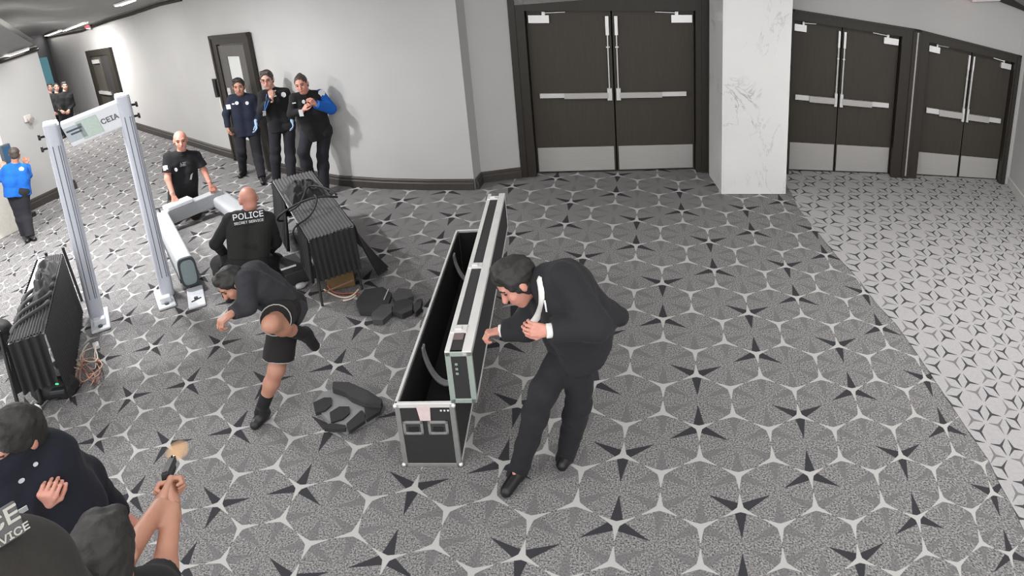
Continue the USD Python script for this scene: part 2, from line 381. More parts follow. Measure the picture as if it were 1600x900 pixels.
# end of the corridor and the bright wall on the far left
LW0, LW1 = at(0, 352)[:2], at(119, 294)[:2]
lw_dir = (LW1 - LW0) / np.linalg.norm(LW1 - LW0)
LWs = LW0 - lw_dir * 6.2
zt0, zt1 = height((62, 321), (0, 98)), height((122, 293), (62, 70))
strip_wall('wall_far_left', np.array([LWs, LW0, LW1]), [zt0, zt0, zt1], 'bright white wall at the far left, lit by ceiling lamps')
part(None, 'baseboard_far_left', profile_run(np.array([LWs, LW0, LW1]), BB), BASE, kind='structure', label='dark baseboard under the bright far left wall')
C0 = LW1 + [-0.12, 0.0]
strip_wall('wall_corridor', np.array([LW1 + [-0.005, 0.0], LW1 + [-4.6, 2.8]])[::1], [zt1, zt1], 'side wall of the corridor behind the bright wall')
CE0, CE1 = LW1 + [-4.6, 2.8], MW[0]
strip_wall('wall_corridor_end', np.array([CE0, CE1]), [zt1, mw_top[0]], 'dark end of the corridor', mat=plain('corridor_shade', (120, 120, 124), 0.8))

# doors ------------------------------------------------------------
class Panel:
    """a plane standing on the floor line A-B whose height runs from hA to hB; shapes are given in (u, v, out)"""
    def __init__(s, A, B, hA, hB, setback=0.0):
        s.A, s.B = np.array([*A[:2], 0.0]), np.array([*B[:2], 0.0]); s.hA, s.hB = hA, hB
        d = s.B - s.A; s.L = np.linalg.norm(d); s.d = d / s.L; s.n = np.array([s.d[1], -s.d[0], 0.0])
        s.A = s.A - s.n * setback; s.B = s.B - s.n * setback
    def P(s, u, v, o): return s.A + s.d * (u * s.L) + Z * (v * (s.hA + (s.hB - s.hA) * u)) + s.n * o
    def uv(s, px, py):
        q = on_plane(px, py, s.A, s.n); u = np.dot(q - s.A, s.d) / s.L; return u, q[2] / (s.hA + (s.hB - s.hA) * u)
    def box(s, u0, v0, u1, v1, o0, o1):
        return hexa([s.P(u0, v0, o0), s.P(u1, v0, o0), s.P(u1, v0, o1), s.P(u0, v0, o1), s.P(u0, v1, o0), s.P(u1, v1, o0), s.P(u1, v1, o1), s.P(u0, v1, o1)])
    def tube(s, pts, r, n=8): return tube([s.P(*p) for p in pts], r, n)
def double_door(no, P, label, leaf_l, leaf_r, top, fr, closers, rods, bars, kicks, frame_px):
    """P: frame-face panel; everything else measured on it"""
    t = thing('door_%d' % no, label, 'door', P.P(0, 0, 0), kind='structure')
    ul, _ = P.uv(*leaf_l); ur, _ = P.uv(*leaf_r); um = (ul + ur) / 2 if rods is None else P.uv(*rods['mid'])[0]
    D = 0.14                                                        # leaves stand this far behind the frame face
    vt = top
    part(t, 'frame', cat_(P.box(0, 0, ul, 1, -D - 0.05, 0), P.box(ur, 0, 1, 1, -D - 0.05, 0), P.box(ul, vt, ur, 1, -D - 0.05, 0),
                          P.box(0, 0, 0.035, 1, 0, 0.018), P.box(0.965, 0, 1, 1, 0, 0.018), P.box(0, 0.985, 1, 1, 0, 0.018)), FRAME)
    g_ = 0.004
    for a, b, side in ((ul + g_, um - g_, 0), (um + g_, ur - g_, 1)):
        leaf = part(t, 'leaf', P.box(a, 0.006, b, vt - 0.004, -D - 0.045, -D), DOOR)
        w = b - a
        part(t, 'kick_plate', P.box(a + w * 0.02, 0.012, b - w * 0.02, kicks, -D, -D + 0.004), STEEL)
        # crash bar: a channel with a sliding pad
        v0, v1 = bars
        x0, x1 = (a + w * 0.1, b - w * 0.06) if side == 0 else (a + w * 0.06, b - w * 0.1)
        vm = (v0 + v1) / 2; hv = (v1 - v0) / 2
        bar_ = part(t, 'crash_bar', P.box(x0, vm - hv, x1, vm + hv, -D + 0.012, -D + 0.045), CHROME)
        xp0, xp1 = (x0 + (x1 - x0) * 0.36, x1) if side == 0 else (x0, x0 + (x1 - x0) * 0.64)
        part(bar_, 'push_pad', P.box(xp0, vm - hv * 1.35, xp1, vm + hv * 1.1, -D + 0.04, -D + 0.07), STEEL)
        xc = b - w * 0.045 if side == 0 else a + w * 0.045
        part(t, 'latch_case', P.box(xc - w * 0.028, vm - hv * 2.4, xc + w * 0.028, vm + hv * 3.0, -D, -D + 0.06), CHROME)
        rod = part(t, 'latch_rod', P.tube([(xc, vm + hv * 2.4, -D + 0.035), (xc, vt - 0.1, -D + 0.035)], 0.011), CHROME, smooth=True)
        part(rod, 'rod_guide', cat_(P.box(xc - w * 0.02, vt - 0.13, xc + w * 0.02, vt - 0.03, -D, -D + 0.055),
                                    P.box(xc - w * 0.022, (vm + vt) / 2 + 0.03, xc + w * 0.022, (vm + vt) / 2 + 0.036, -D, -D + 0.05)), CHROME)
        # closer
        cx = a + w * 0.15 if side == 0 else b - w * 0.15
        c_ = part(t, 'closer', P.box(cx - w * 0.125, vt - 0.065, cx + w * 0.125, vt - 0.025, -D, -D + 0.06), CHROME)
        e = 1 if side == 0 else -1
        part(c_, 'closer_arm', cat_(P.box(cx + e * w * 0.06 - w * 0.02, vt - 0.025, cx + e * w * 0.06 + w * 0.02, vt - 0.008, -D + 0.01, -D + 0.05),
                                    P.tube([(cx + e * w * 0.06, vt - 0.014, -D + 0.05), (cx + e * w * 0.32, vt - 0.01, -D + 0.03)], 0.007, 6)), CHROME)
    part(t, 'backing', P.box(ul - 0.02, 0, ur + 0.02, vt + 0.01, -D - 0.08, -D - 0.052), BLACKGAP)
    return t
A1, B1 = at(815, 277), at(1107, 269)
h1a = height((815, 277), (800, 20)) * 1.13; h1b = height((1107, 269), (1112, 20)) * 1.13
P1 = Panel(A1, B1, h1a, h1b)
double_door(1, P1, 'dark brown double doors with steel crash bars, middle of the back wall', (838, 274), (1088, 268), P1.uv(958, 17)[1], None, None, dict(mid=(964.5, 268)),
            (P1.uv(905, 155)[1], P1.uv(905, 148)[1]), P1.uv(905, 234)[1], None)
strip_wall('wall_over_doors', np.array([A1[:2], B1[:2]]), 3.4, 'wall above the middle double doors', z0=min(h1a, h1b) - 0.0)
# pillar
PBL, PFL, PFR = at(1108, 274), at(1128, 303), at(1227.5, 303)
PBR = PFR + (PBL - PFL) * 1.02
def pillar():
    c = [PFL, PFR, PBR, PBL]; ctr = sum(c) / 4
    v = [[*p[:2], 0] for p in c] + [[*p[:2], 3.4] for p in c]
    t = thing('wall_pillar', 'white veined marble pillar between the two sets of doors', 'pillar', PFL, kind='structure')
    part(t, 'marble_facing', hexa(v), MARBLE)
    d = (PFR - PFL) / np.linalg.norm(PFR - PFL); s_ = (PBL - PFL) / np.linalg.norm(PBL - PFL)
    part(t, 'corner_strip', bar(PFL + Z * 0.0, PFL + Z * 3.4, 0.014, 0.014), plain('strip_white', (222, 222, 222), 0.4))
pillar()
# right-hand doors
strip_wall('wall_behind_pillar', np.array([B1[:2] - [0.1, 0], at(1226, 272)[:2] + [0.03, 0.0]]), 3.4, 'short wall hidden behind the marble pillar')
A2, B2, C2 = at(1226, 272), at(1414, 278.5), at(1569, 288)
h2a, h2b = height((1232, 272), (1240, 13)), height((1414, 278.5), (1436, 46))
h3b = height((1569, 288), (1590, 86))
P2, P3 = Panel(A2, B2, h2a, h2b), Panel(B2, C2, h2b, h3b)
double_door(2, P2, 'dark brown double doors with crash bars, right beside the marble pillar', (1231, 268), (1392, 273), P2.uv(1318, 43)[1], None, None, dict(mid=(1305, 270)),
            (P2.uv(1350, 168)[1], P2.uv(1350, 160.5)[1]), P2.uv(1345, 233)[1], None)
double_door(3, P3, 'dark brown double doors with crash bars, at the far right end', (1432, 276), (1561, 286), P3.uv(1519, 82)[1], None, None, dict(mid=(1499.5, 281)),
            (P3.uv(1475, 183)[1], P3.uv(1475, 175)[1]), P3.uv(1465, 245)[1], None)
part(None, 'trim', P3.tube([(0.0, 0.02, 0.012), (0.0, 0.98, 0.012)], 0.012), STEEL, kind='structure', label='thin metal strip between the two right-hand door frames', smooth=True)
# wall over and beside them
def over(P, ztop0, ztop1, name, label):
    v = [P.P(0, 1, 0), P.P(1, 1, 0), P.P(1, 1, -0.12), P.P(0, 1, -0.12)]
    w = [[*p[:2], z] for p, z in zip(v, (ztop0, ztop1, ztop1, ztop0))]
    part(None, name, hexa(v + w), WALL, kind='structure', label=label)
hz = lambda b, t: height(b, t)
zR = height((1569, 288), (1600, 14))
zM = zR + 0.75
over(P2, 3.4, zM, 'wall_over_right_doors', 'pale wall above the right-hand double doors')
over(P3, zM, zR, 'wall_over_right_doors', 'pale wall above the far right double doors')
RW0 = C2[:2] + (C2 - B2)[:2] / np.linalg.norm((C2 - B2)[:2]) * 0.04; RW1 = at(1600, 322)[:2]
rd = (RW1 - RW0) / np.linalg.norm(RW1 - RW0)
strip_wall('wall_right', np.array([C2[:2] - [0.02, 0], RW0, RW1, RW1 + rd * 1.5 + [0.1, 0], [4.9, -3.2]]), [zR + 0.05, zR + 0.05, zR + 0.15, 3.2, 3.6], 'pale wall at the right edge')
part(None, 'baseboard_right', profile_run(np.array([RW0, RW1, RW1 + rd * 1.5 + [0.1, 0]]), [(0, 0), (0.012, 0), (0.012, 0.1), (0, 0.105)]), plain('skirting_pale', (190, 188, 186), 0.6), kind='structure', label='low pale baseboard of the right wall')
# dark cornice on the right
cu0, cz0 = 0.68, None
a_ = P3.P(0.62, 1, 0.0); b_ = P3.P(1.0, 1, 0.0)
za, zb = on_plane(1545, -4, P3.A, P3.n)[2], on_plane(1600, 17, P3.A, P3.n)[2]
ub = np.dot(on_plane(1545, -4, P3.A, P3.n) - P3.A, P3.d) / P3.L; ue = np.dot(on_plane(1600, 17, P3.A, P3.n) - P3.A, P3.d) / P3.L
def on_p3(u, z, o): return P3.A + P3.d * (u * P3.L) + Z * z + P3.n * o
sl = (zb - za) / (ue - ub)
def crn(u): return za + sl * (u - ub)
part(None, 'trim', hexa([on_p3(0.3, crn(0.3), 0.0), on_p3(1.03, crn(1.03), 0.0), on_p3(1.03, crn(1.03), 0.05), on_p3(0.3, crn(0.3), 0.05)] +
                        [on_p3(0.3, crn(0.3) + 0.11, 0.0), on_p3(1.03, crn(1.03) + 0.11, 0.0), on_p3(1.03, crn(1.03) + 0.11, 0.07), on_p3(0.3, crn(0.3) + 0.11, 0.07)]), FRAME, kind='structure', label='dark cornice above the far right doors')

# single door in the long wall
def wall_panel(b0, b1, t0, t1, out=0.03):
    A, B = at(*b0), at(*b1); P = Panel(A, B, height(b0, t0), height(b1, t1)); P.A = P.A + P.n * out; P.B = P.B + P.n * out; return P
P4 = wall_panel((371, 249), (432, 268), (333, 55), (389, 50))
t = thing('door_4', 'dark single door with a narrow glass pane, beside the three officers', 'door', P4.P(0, 0, 0), kind='structure')
part(t, 'frame', cat_(P4.box(0, 0, 0.16, 1, -0.03, 0.03), P4.box(0.86, 0, 1, 1, -0.03, 0.03), P4.box(0.16, 0.93, 0.86, 1, -0.03, 0.03), P4.box(0.0, 0.975, 1, 1, 0.03, 0.045), P4.box(0, 0, 0.04, 1, 0.03, 0.045)), FRAME)
leafmat = dark_wood('single_door_wood', (84, 82, 80))
l4 = part(t, 'leaf', cat_(P4.box(0.17, 0.005, 0.36, 0.92, -0.02, 0.01), P4.box(0.68, 0.005, 0.85, 0.92, -0.02, 0.01), P4.box(0.36, 0.84, 0.68, 0.92, -0.02, 0.01), P4.box(0.36, 0.005, 0.68, 0.2, -0.02, 0.01)), leafmat)
gp = G(); tr_ = gp.add('principled_bsdf', 'BSDF', base_color=lin((190, 192, 190)), roughness=0.25, specular_ior_level=0.5)
part(l4, 'pane', P4.box(0.36, 0.2, 0.68, 0.84, -0.02, -0.004), gp.done('frosted_pane', tr_), label='pale frosted glass pane')
hd = part(t, 'door_handle', cat_(P4.box(0.205, 0.47, 0.28, 0.6, 0.01, 0.02), P4.tube([(0.24, 0.515, 0.02), (0.24, 0.515, 0.07), (0.4, 0.51, 0.07)], 0.012), P4.box(0.225, 0.57, 0.26, 0.59, 0.02, 0.035)), CHROME)
t = thing('wall_telephone', 'dark handset with a chrome cord strip hung on the wall, left of the single door', 'telephone', P4.P(-0.1, 0.5, 0))
o4 = -0.03
part(t, 'handset', cat_(P4.box(-0.2, 0.52, -0.02, 0.66, o4, o4 + 0.03), P4.tube([(-0.11, 0.665, o4 + 0.045), (-0.11, 0.60, o4 + 0.06), (-0.11, 0.52, o4 + 0.045)], [0.045, 0.032, 0.045], 10)), plain('handset_black', (38, 38, 40), 0.4), smooth=40)
part(t, 'cord', P4.tube([(-0.11, 0.52, o4 + 0.02), (-0.1, 0.45, o4 + 0.03), (-0.07, 0.4, o4 + 0.03), (-0.06, 0.36, o4 + 0.02)], 0.014, 8), CHROME, smooth=True)
# far door in the long wall
P5 = wall_panel((165, 187), (206, 199), (143, 78), (176, 73), out=0.02)
t = thing('door_5', 'far dark door standing in the long wall beyond the metal detector', 'door', P5.P(0, 0, 0), kind='structure')
part(t, 'frame', cat_(P5.box(0, 0, 0.12, 1, -0.03, 0.04), P5.box(0.85, 0, 1, 1, -0.03, 0.04), P5.box(0.12, 0.92, 0.85, 1, -0.03, 0.04)), FRAME)
part(t, 'leaf', P5.box(0.12, 0, 0.5, 0.92, -0.03, 0.0), dark_wood('far_door_wood', (74, 70, 64)))
part(t, 'leaf', P5.box(0.52, 0, 0.85, 0.92, -0.03, 0.02), dark_wood('far_leaf_wood', (52, 50, 50)))
part(t, 'closer', P5.box(0.2, 0.82, 0.42, 0.87, 0.0, 0.05), CHROME)
part(t, 'crash_bar', P5.box(0.16, 0.4, 0.62, 0.44, 0.0, 0.05), CHROME)

# ceiling: rises from the wall tops towards the camera; the dark cornice and the light coves run along the walls
def pz(P, z): return np.array([P[0], P[1], z])
topline = [pz(LWs, zt0), pz(LW0, zt0), pz(LW1, zt1), pz(CE0, zt1), pz(MW[0], mw_top[0])] + [pz(p, z) for p, z in zip(MW[1:], mw_top[1:])] + [pz(p, 3.4) for p in MW2[1:]] + [pz(A1, 3.4), pz(B1, 3.4), pz(PBR, 3.4), pz(B2, zM), pz(C2, zR), pz(RW1, zR + 0.1), pz((4.9, -3.2), 3.6)]
topline = np.array(topline)
nearline = np.array([[-4.5 + 6.5 * i / (len(topline) - 1), -1.2, 4.3] for i in range(len(topline))])
mids = [topline * (1 - w) + nearline * w for w in (0, 0.04, 0.25, 0.5, 0.75, 1)]
n_ = len(topline); V = np.vstack(mids); Fc = []
for k in range(5):
    for i in range(n_ - 1): a = k * n_ + i; Fc += [(a, a + 1, a + n_ + 1), (a, a + n_ + 1, a + n_)]
Vt = V + [0, 0, 0.1]; Fc = np.array(Fc)
part(None, 'ceiling', (np.vstack([V, Vt]), np.vstack([Fc, Fc[:, ::-1] + len(V)])), CEIL, kind='structure', smooth=30)
CR = [(0, -0.085), (0.03, -0.085), (0.05, -0.05), (0.03, -0.04), (0.03, -0.015), (0, -0.015)]
def cornice(P, tops, prof):
    P = np.asarray(P, float); V, F = profile_run(P, prof); m = len(prof)
    V[:, 2] += np.repeat(np.asarray(tops), m); return V, F
nc = 6
part(None, 'trim', cornice(MW[:nc], mw_top[:nc], CR), FRAME, kind='structure', label='dark cornice along the top of the long wall')
part(None, 'trim', cornice([LW0 - lw_dir * 1.5, LW0, LW1], [zt0, zt0, zt1], CR), FRAME, kind='structure', label='dark cornice along the top of the bright far wall')

# ------------------------------------------------------------------ lamps in the ceiling
_ct = trimesh.Trimesh(V, Fc, process=False)
def ceiling_z(x, y):
    h = _ct.ray.intersects_location([[x, y, 0.5]], [[0, 0, 1.0]])[0]
    return float(h[:, 2].min()) if len(h) else 3.2
LAMP = glow('lamp_glow', (255, 250, 244), 6.0)
LAMPRIM = plain('lamp_rim', (225, 225, 225), 0.4)
def lamp(x, y, w, d, power, name='ceiling_lamp', col=(1, 0.985, 0.96), drop=0.03):
    z = ceiling_z(x, y) - drop
    l = UsdLux.RectLight.Define(stage, numbered('/World/' + name)); l.CreateWidthAttr(w); l.CreateHeightAttr(d)
    l.CreateIntensityAttr(power); l.CreateColorAttr(Gf.Vec3f(*col)); l.AddTranslateOp().Set(Gf.Vec3d(x, y, z))
    l.GetPrim().SetCustomDataByKey('kind', 'structure')
    return z
for x, y, w, d, p in LAMPS: lamp(x, y, w, d, p)
for px, py, pw, cone in DOWNLIGHTS:
    f = at(px, py); z = ceiling_z(f[0], f[1]) - 0.06
    l = UsdLux.DiskLight.Define(stage, numbered('/World/ceiling_downlight')); l.CreateRadiusAttr(0.09); l.CreateIntensityAttr(pw); l.AddTranslateOp().Set(Gf.Vec3d(float(f[0]), float(f[1]), z))
    sh_ = UsdLux.ShapingAPI.Apply(l.GetPrim()); sh_.CreateShapingConeAngleAttr(cone); sh_.CreateShapingConeSoftnessAttr(0.7); l.GetPrim().SetCustomDataByKey('kind', 'structure')
def downlight(px, py, z, r, label):
    """a bright recessed lamp seen in the ceiling"""
    P = at(px, py, z) if False else None
# recessed lamps that the photograph shows along the left-hand ceiling edge
def ceiling_hit(px, py):
    h = _ct.ray.intersects_location([CAM], [ray(px, py)])[0]
    return h[np.argmin(np.linalg.norm(h - CAM, axis=1))] if len(h) else None
for (pa, pb, wd, lab) in [((10, 84), (40, 74), 0.10, 'bright cove lamp over the far left wall, nearest the frame edge'), ((72, 54), (94, 46), 0.09, 'bright cove lamp at the corner of the bright wall'),
                          ((100, 46), (134, 33), 0.08, 'bright cove lamp left of the red exit sign'), ((184, 6), (206, -2), 0.12, 'bright cove lamp at the top of the picture')]:
    a, b = ceiling_hit(*pa), ceiling_hit(*pb)
    if a is None or b is None: print('no ceiling at', pa, pb); continue
    a, b = a - Z * 0.03, b - Z * 0.03
    t = thing('ceiling_light', lab, 'ceiling light', a)
    part(t, 'housing', bar(a + Z * 0.012, b + Z * 0.012, wd * 1.3, 0.03), LAMPRIM)
    part(t, 'diffuser', bar(a - Z * 0.008, b - Z * 0.008, wd, 0.02), LAMP)

# ------------------------------------------------------------------ figures: smooth surfaces grown round a skeleton
class Field:
    def __init__(s, lo, hi, h):
        s.lo, s.h = np.asarray(lo, float), h
        s.n = np.ceil((np.asarray(hi, float) - s.lo) / h).astype(int) + 2
        s.D = np.ones(s.n, np.float32)
    def block(s, a, b):
        i0 = np.clip(np.floor((a - s.lo) / s.h).astype(int), 0, s.n - 1); i1 = np.clip(np.ceil((b - s.lo) / s.h).astype(int) + 1, 1, s.n)
        if (i1 <= i0).any(): return None
        sl = tuple(slice(x, y) for x, y in zip(i0, i1))
        ax = [(s.lo[k] + s.h * np.arange(i0[k], i1[k])).astype(np.float32) for k in range(3)]
        return sl, np.stack(np.meshgrid(*ax, indexing='ij'), -1)
    def union(s, sl, d, k):
        a = s.D[sl]
        if k <= 0: s.D[sl] = np.minimum(a, d); return
        hh = np.maximum(k - np.abs(a - d), 0) / k; s.D[sl] = np.minimum(a, d) - hh * hh * k * 0.25
    def cap(s, a, b, ra, rb, k=0.02, flat=False, flat0=False, floor=None):
        a, b = np.asarray(a, float), np.asarray(b, float); r = max(ra, rb) + k + 2 * s.h
        q = s.block(np.minimum(a, b) - r, np.maximum(a, b) + r)
        if q is None: return
        sl, P = q; ba = b - a; L2 = max(ba @ ba, 1e-9)
        t = np.clip((P - a) @ ba / L2, 0, 1)
        d = np.linalg.norm(P - a - t[..., None] * ba, axis=-1) - (ra + (rb - ra) * t)
        if flat: d = np.maximum(d, (P - b) @ (ba / math.sqrt(L2)))
        if flat0: d = np.maximum(d, (a - P) @ (ba / math.sqrt(L2)))
        if floor is not None: d = np.maximum(d, floor - P[..., 2])
        s.union(sl, d.astype(np.float32), k)
    def ell(s, c, rad, axes, k=0.01, clip=None):
        c = np.asarray(c, float); rad = np.asarray(rad, float); r = rad.max() + k + 2 * s.h
        q = s.block(c - r, c + r)
        if q is None: return
        sl, P = q; L = (P - c) @ np.asarray(axes).T / rad
        n = np.linalg.norm(L, axis=-1); g = np.linalg.norm(L / rad, axis=-1) + 1e-9
        d = n * (n - 1) / g
        if clip is not None: d = np.maximum(d, clip(P))
        s.union(sl, d.astype(np.float32), k)
    def wrinkle(s, amp, freq, seed):
        near = np.abs(s.D) < amp * 2 + 2 * s.h; I = np.stack(np.nonzero(near), -1)
        P = s.lo + s.h * I
        n = meshkit.noise(P * freq, seed) + 0.5 * meshkit.noise(P * freq * 2.1 + 3, seed + 1) - 0.75
        s.D[near] += (amp * n).astype(np.float32)
    def mesh(s):
        D, h = s.D, s.h; neg = D < 0
        c = np.zeros(np.array(D.shape) - 1, np.int8)
        for o in np.ndindex(2, 2, 2): c += neg[tuple(slice(x, x + m - 1) for x, m in zip(o, D.shape))]
        cell = (c > 0) & (c < 8); I = np.stack(np.nonzero(cell), -1); n = len(I)
        idx = np.full(cell.shape, -1, np.int64); idx[cell] = np.arange(n)
        acc, cnt = np.zeros((n, 3)), np.zeros(n); cor = list(np.ndindex(2, 2, 2))
        val = {o: D[I[:, 0] + o[0], I[:, 1] + o[1], I[:, 2] + o[2]].astype(float) for o in cor}
        for p in cor:
            for ax in range(3):
                if p[ax]: continue
                q = list(p); q[ax] = 1; d0, d1 = val[p], val[tuple(q)]; m = (d0 < 0) != (d1 < 0)
                t = np.where(m, d0 / np.where(m, d0 - d1, 1), 0); v = np.repeat(np.array(p, float)[None], n, 0); v[:, ax] = t
                acc[m] += v[m]; cnt[m] += 1
        V = s.lo + h * (I + acc / cnt[:, None]); F = []
        for ax in range(3):
            u, w = (ax + 1) % 3, (ax + 2) % 3
            A = [slice(1, -1)] * 3; A[ax] = slice(0, -1); B = [slice(1, -1)] * 3; B[ax] = slice(1, None)
            m = neg[tuple(A)] != neg[tuple(B)]; E = np.stack(np.nonzero(m), -1); st = neg[tuple(A)][m]
            E[:, u] += 1; E[:, w] += 1
            def at_(du, dw):
                q = E.copy(); q[:, u] += du; q[:, w] += dw; return idx[q[:, 0], q[:, 1], q[:, 2]]
            a, b, c_, d = at_(-1, -1), at_(0, -1), at_(0, 0), at_(-1, 0)
            q = np.stack([a, b, c_, d], 1); q[~st] = q[~st][:, ::-1]; F.append(q)
        F = np.vstack(F); return V, np.vstack([F[:, [0, 1, 2]], F[:, [0, 2, 3]]])
def first_hit(vf_, px, py):
    """where the line of sight through there first meets the mesh, and the surface normal"""
    v, f = vf_; d = ray(px, py); a = v[f[:, 0]]; e1, e2 = v[f[:, 1]] - a, v[f[:, 2]] - a
    p = np.cross(d, e2); det = (e1 * p).sum(1); ok = np.abs(det) > 1e-12; det = np.where(ok, det, 1)
    t_ = CAM - a; u = (t_ * p).sum(1) / det; q = np.cross(t_, e1); w = (q @ d) / det; t = (e2 * q).sum(1) / det
    ok &= (u >= 0) & (w >= 0) & (u + w <= 1) & (t > 0)
    if not ok.any(): return None
    i = np.nonzero(ok)[0][np.argmin(t[ok])]; n = np.cross(e1[i], e2[i]); n /= np.linalg.norm(n)
    if n @ d > 0: n = -n
    return CAM + d * t[i], n
def unit(v): v = np.asarray(v, float); return v / (np.linalg.norm(v) + 1e-12)

SKIN = {n: plain('skin_' + n, c, 0.5, grain=0.05, scale=25, sss=0.15) for n, c in dict(light=(188, 144, 128), tan=(168, 122, 102), pale=(206, 166, 150), red=(190, 134, 118)).items()}
HAIR = {n: plain('hair_' + n, c, 0.6, grain=0.25, scale=120, bump=0.3) for n, c in dict(black=(29, 28, 27), brown=(58, 50, 46)).items()}
def cloth(name, rgb, grain=0.08, rough=0.85): return plain(name, rgb, rough, grain=grain, scale=60, spec=0.15, sheen=0.03, bump=0.1)
EYE = plain('eye_dark', (40, 32, 30), 0.2); SOLE = plain('shoe_black', (24, 23, 23), 0.45); GLOVE = plain('nitrile_glove', (150, 176, 204), 0.5)
WHITE = plain('patch_white', (214, 216, 218), 0.6); SILVER = plain('badge_silver', (190, 192, 196), 0.3, metal=0.6)

class Person:
    def __init__(s, label, base, k=1.0, res=0.011, group=None, name='person'):
        s.B = at(*base) if len(base) == 2 else np.asarray(base, float); s.k, s.res = k, res
        s.T = facing(s.B); s.R = np.cross(Z, s.T); s.R = s.R                 # T to the camera, R to the picture's right
        if (project(s.B + s.R * 0.1) - project(s.B))[0, 0] < 0: s.R = -s.R
        s.t = thing(name, label, 'person', s.B, group=group); s.J = {}; s.meshes = {}
    def j(s, px, py, d=0.0): return on_plane(px, py, s.B + s.T * d, s.T)
    def joints(s, **kw):
        for n, v in kw.items():
            s.J[n] = at(v[1], v[2], v[3] * s.k) if v[0] == 'f' else s.j(*v)
    def vec(s, r, u, t): return unit(s.R * r + Z * u + s.T * t)
    def field(s, names, pad=0.3, h=None):
        P = np.array([s.J[n] for n in names if n in s.J]); return Field(P.min(0) - pad * s.k, P.max(0) + pad * s.k, h or s.res)
    # ---- shapes shared by body and clothes
    def prep(s):
        J = s.J
        J['S'] = (J['shA'] + J['shB']) / 2; J['P'] = (J['hipA'] + J['hipB']) / 2
        J['neck'] = J['S'] + unit(J['head'] - J['S']) * 0.07 * s.k
    def torso(s, F, add=0.0, lo=1.0, fat=1.0, k=0.05, hem=0.0, flat=False):
        J, K = s.J, s.k; S, P = J['S'], J['P']; lat = unit(J['shB'] - J['shA']); ax = unit(P - S); lat = unit(lat - ax * (lat @ ax))
        M = S + (P - S) * 0.52; E = S + (P - S) * lo + ax * hem; w = np.linalg.norm(J['shB'] - J['shA']) / 2
        w = max(w, 0.13 * K)
        for sg in (-1, 1):
            F.cap(S + ax * 0.09 * K + lat * sg * w * 0.52, M + lat * sg * 0.075 * K, (0.105 + add) * 1.0 * K, (0.098 * fat + add) * K, k * K)
            F.cap(M + lat * sg * 0.075 * K, E + lat * sg * 0.08 * K, (0.098 * fat + add) * K, (0.105 * fat + add) * K, k * K, flat=flat)
        F.cap(J['shA'], J['shB'], (0.050 + add) * K, (0.050 + add) * K, k * K)
        for X in 'AB': F.cap(J['sh' + X] + (S - J['sh' + X]) * .35, J['neck'] - ax * .0 * K, (0.05 + add) * K, (0.04 + add * .6) * K, 0.05 * K)
        F.cap(S + ax * 0.03 * K, J['neck'], (0.07 + add) * K, (0.052 + add * 0.7) * K, 0.03 * K)
    def arm(s, F, X, add=0.0, upto=2.0, k=0.03, puff=0.0):
        J, K = s.J, s.k; a, b, c = J['sh' + X], J['el' + X], J['wr' + X]
        if upto <= 1: F.cap(a, a + (b - a) * upto, (0.053 + add) * K, (0.050 + add + puff) * K, k * K, flat=True); return
        F.cap(a, b, (0.053 + add) * K, (0.043 + add + puff) * K, k * K)
        e = b + (c - b) * (upto - 1); F.cap(b, e, (0.042 + add + puff) * K, (0.030 + add + puff * 0.6) * K, k * K, flat=True)
    def leg(s, F, X, add=0.0, upto=2.0, k=0.04, wide=0.0):
        J, K = s.J, s.k; a, b, c = J['hip' + X], J['kn' + X], J['an' + X]
        if upto <= 1: F.cap(a, a + (b - a) * upto, (0.088 + add) * K, (0.07 + add + wide) * K, k * K, flat=True); return
        F.cap(a, b, (0.09 + add) * K, (0.06 + add + wide * 0.5) * K, k * K)
        e = b + (c - b) * (upto - 1); m = b + (c - b) * 0.3
        F.cap(b, m, (0.058 + add + wide * 0.5) * K, (0.056 + add + wide * 0.7) * K, k * K); F.cap(m, e, (0.056 + add + wide * 0.7) * K, (0.037 + add + wide) * K, k * K, flat=True)
    def head(s, face, up=(0, 1, 0), skin='light', hair=None, haircol='black', size=1.0, eyes=True, beard=False):
        s.f = s.vec(*face); u = s.vec(*up); s.r = unit(np.cross(s.f, u)); s.u = np.cross(s.r, s.f); s.hk = s.k * size
        s.skin, s.hair, s.haircol, s.eyes, s.beard = SKIN[skin], hair, HAIR[haircol], eyes, beard
    def h(s, r, u, f): return s.J['head'] + (s.r * r + s.u * u + s.f * f) * s.hk
    def axes(s): return np.stack([s.r, s.u, s.f])
    def headshape(s, F):
        q = s.hk; A = s.axes()
        F.ell(s.h(0, 0.028, -0.012), np.array([0.076, 0.088, 0.096]) * q, A, 0.02 * q); F.ell(s.h(0, -0.045, 0.022), np.array([0.060, 0.074, 0.064]) * q, A, 0.03 * q)
        F.cap(s.h(-0.018, -0.098, 0.05), s.h(0.018, -0.098, 0.05), 0.02 * q, 0.02 * q, 0.03 * q)
        F.cap(s.h(0, 0.008, 0.085), s.h(0, -0.034, 0.104), 0.009 * q, 0.015 * q, 0.012 * q); F.cap(s.h(-0.036, 0.026, 0.074), s.h(0.036, 0.026, 0.074), 0.013 * q, 0.013 * q, 0.015 * q)
        for e in (-1, 1):
            F.ell(s.h(e * 0.078, -0.008, -0.008), np.array([0.012, 0.033, 0.021]) * q, A, 0.006 * q); F.cap(s.h(e * 0.04, -0.03, 0.06), s.h(e * 0.03, -0.06, 0.06), 0.022 * q, 0.02 * q, 0.02 * q)
        F.cap(s.h(-0.02, -0.064, 0.082), s.h(0.02, -0.064, 0.082), 0.008 * q, 0.008 * q, 0.008 * q)
        F.cap(s.h(0, -0.06, -0.03), s.J['neck'], 0.055 * q, 0.056 * s.k, 0.03 * q)
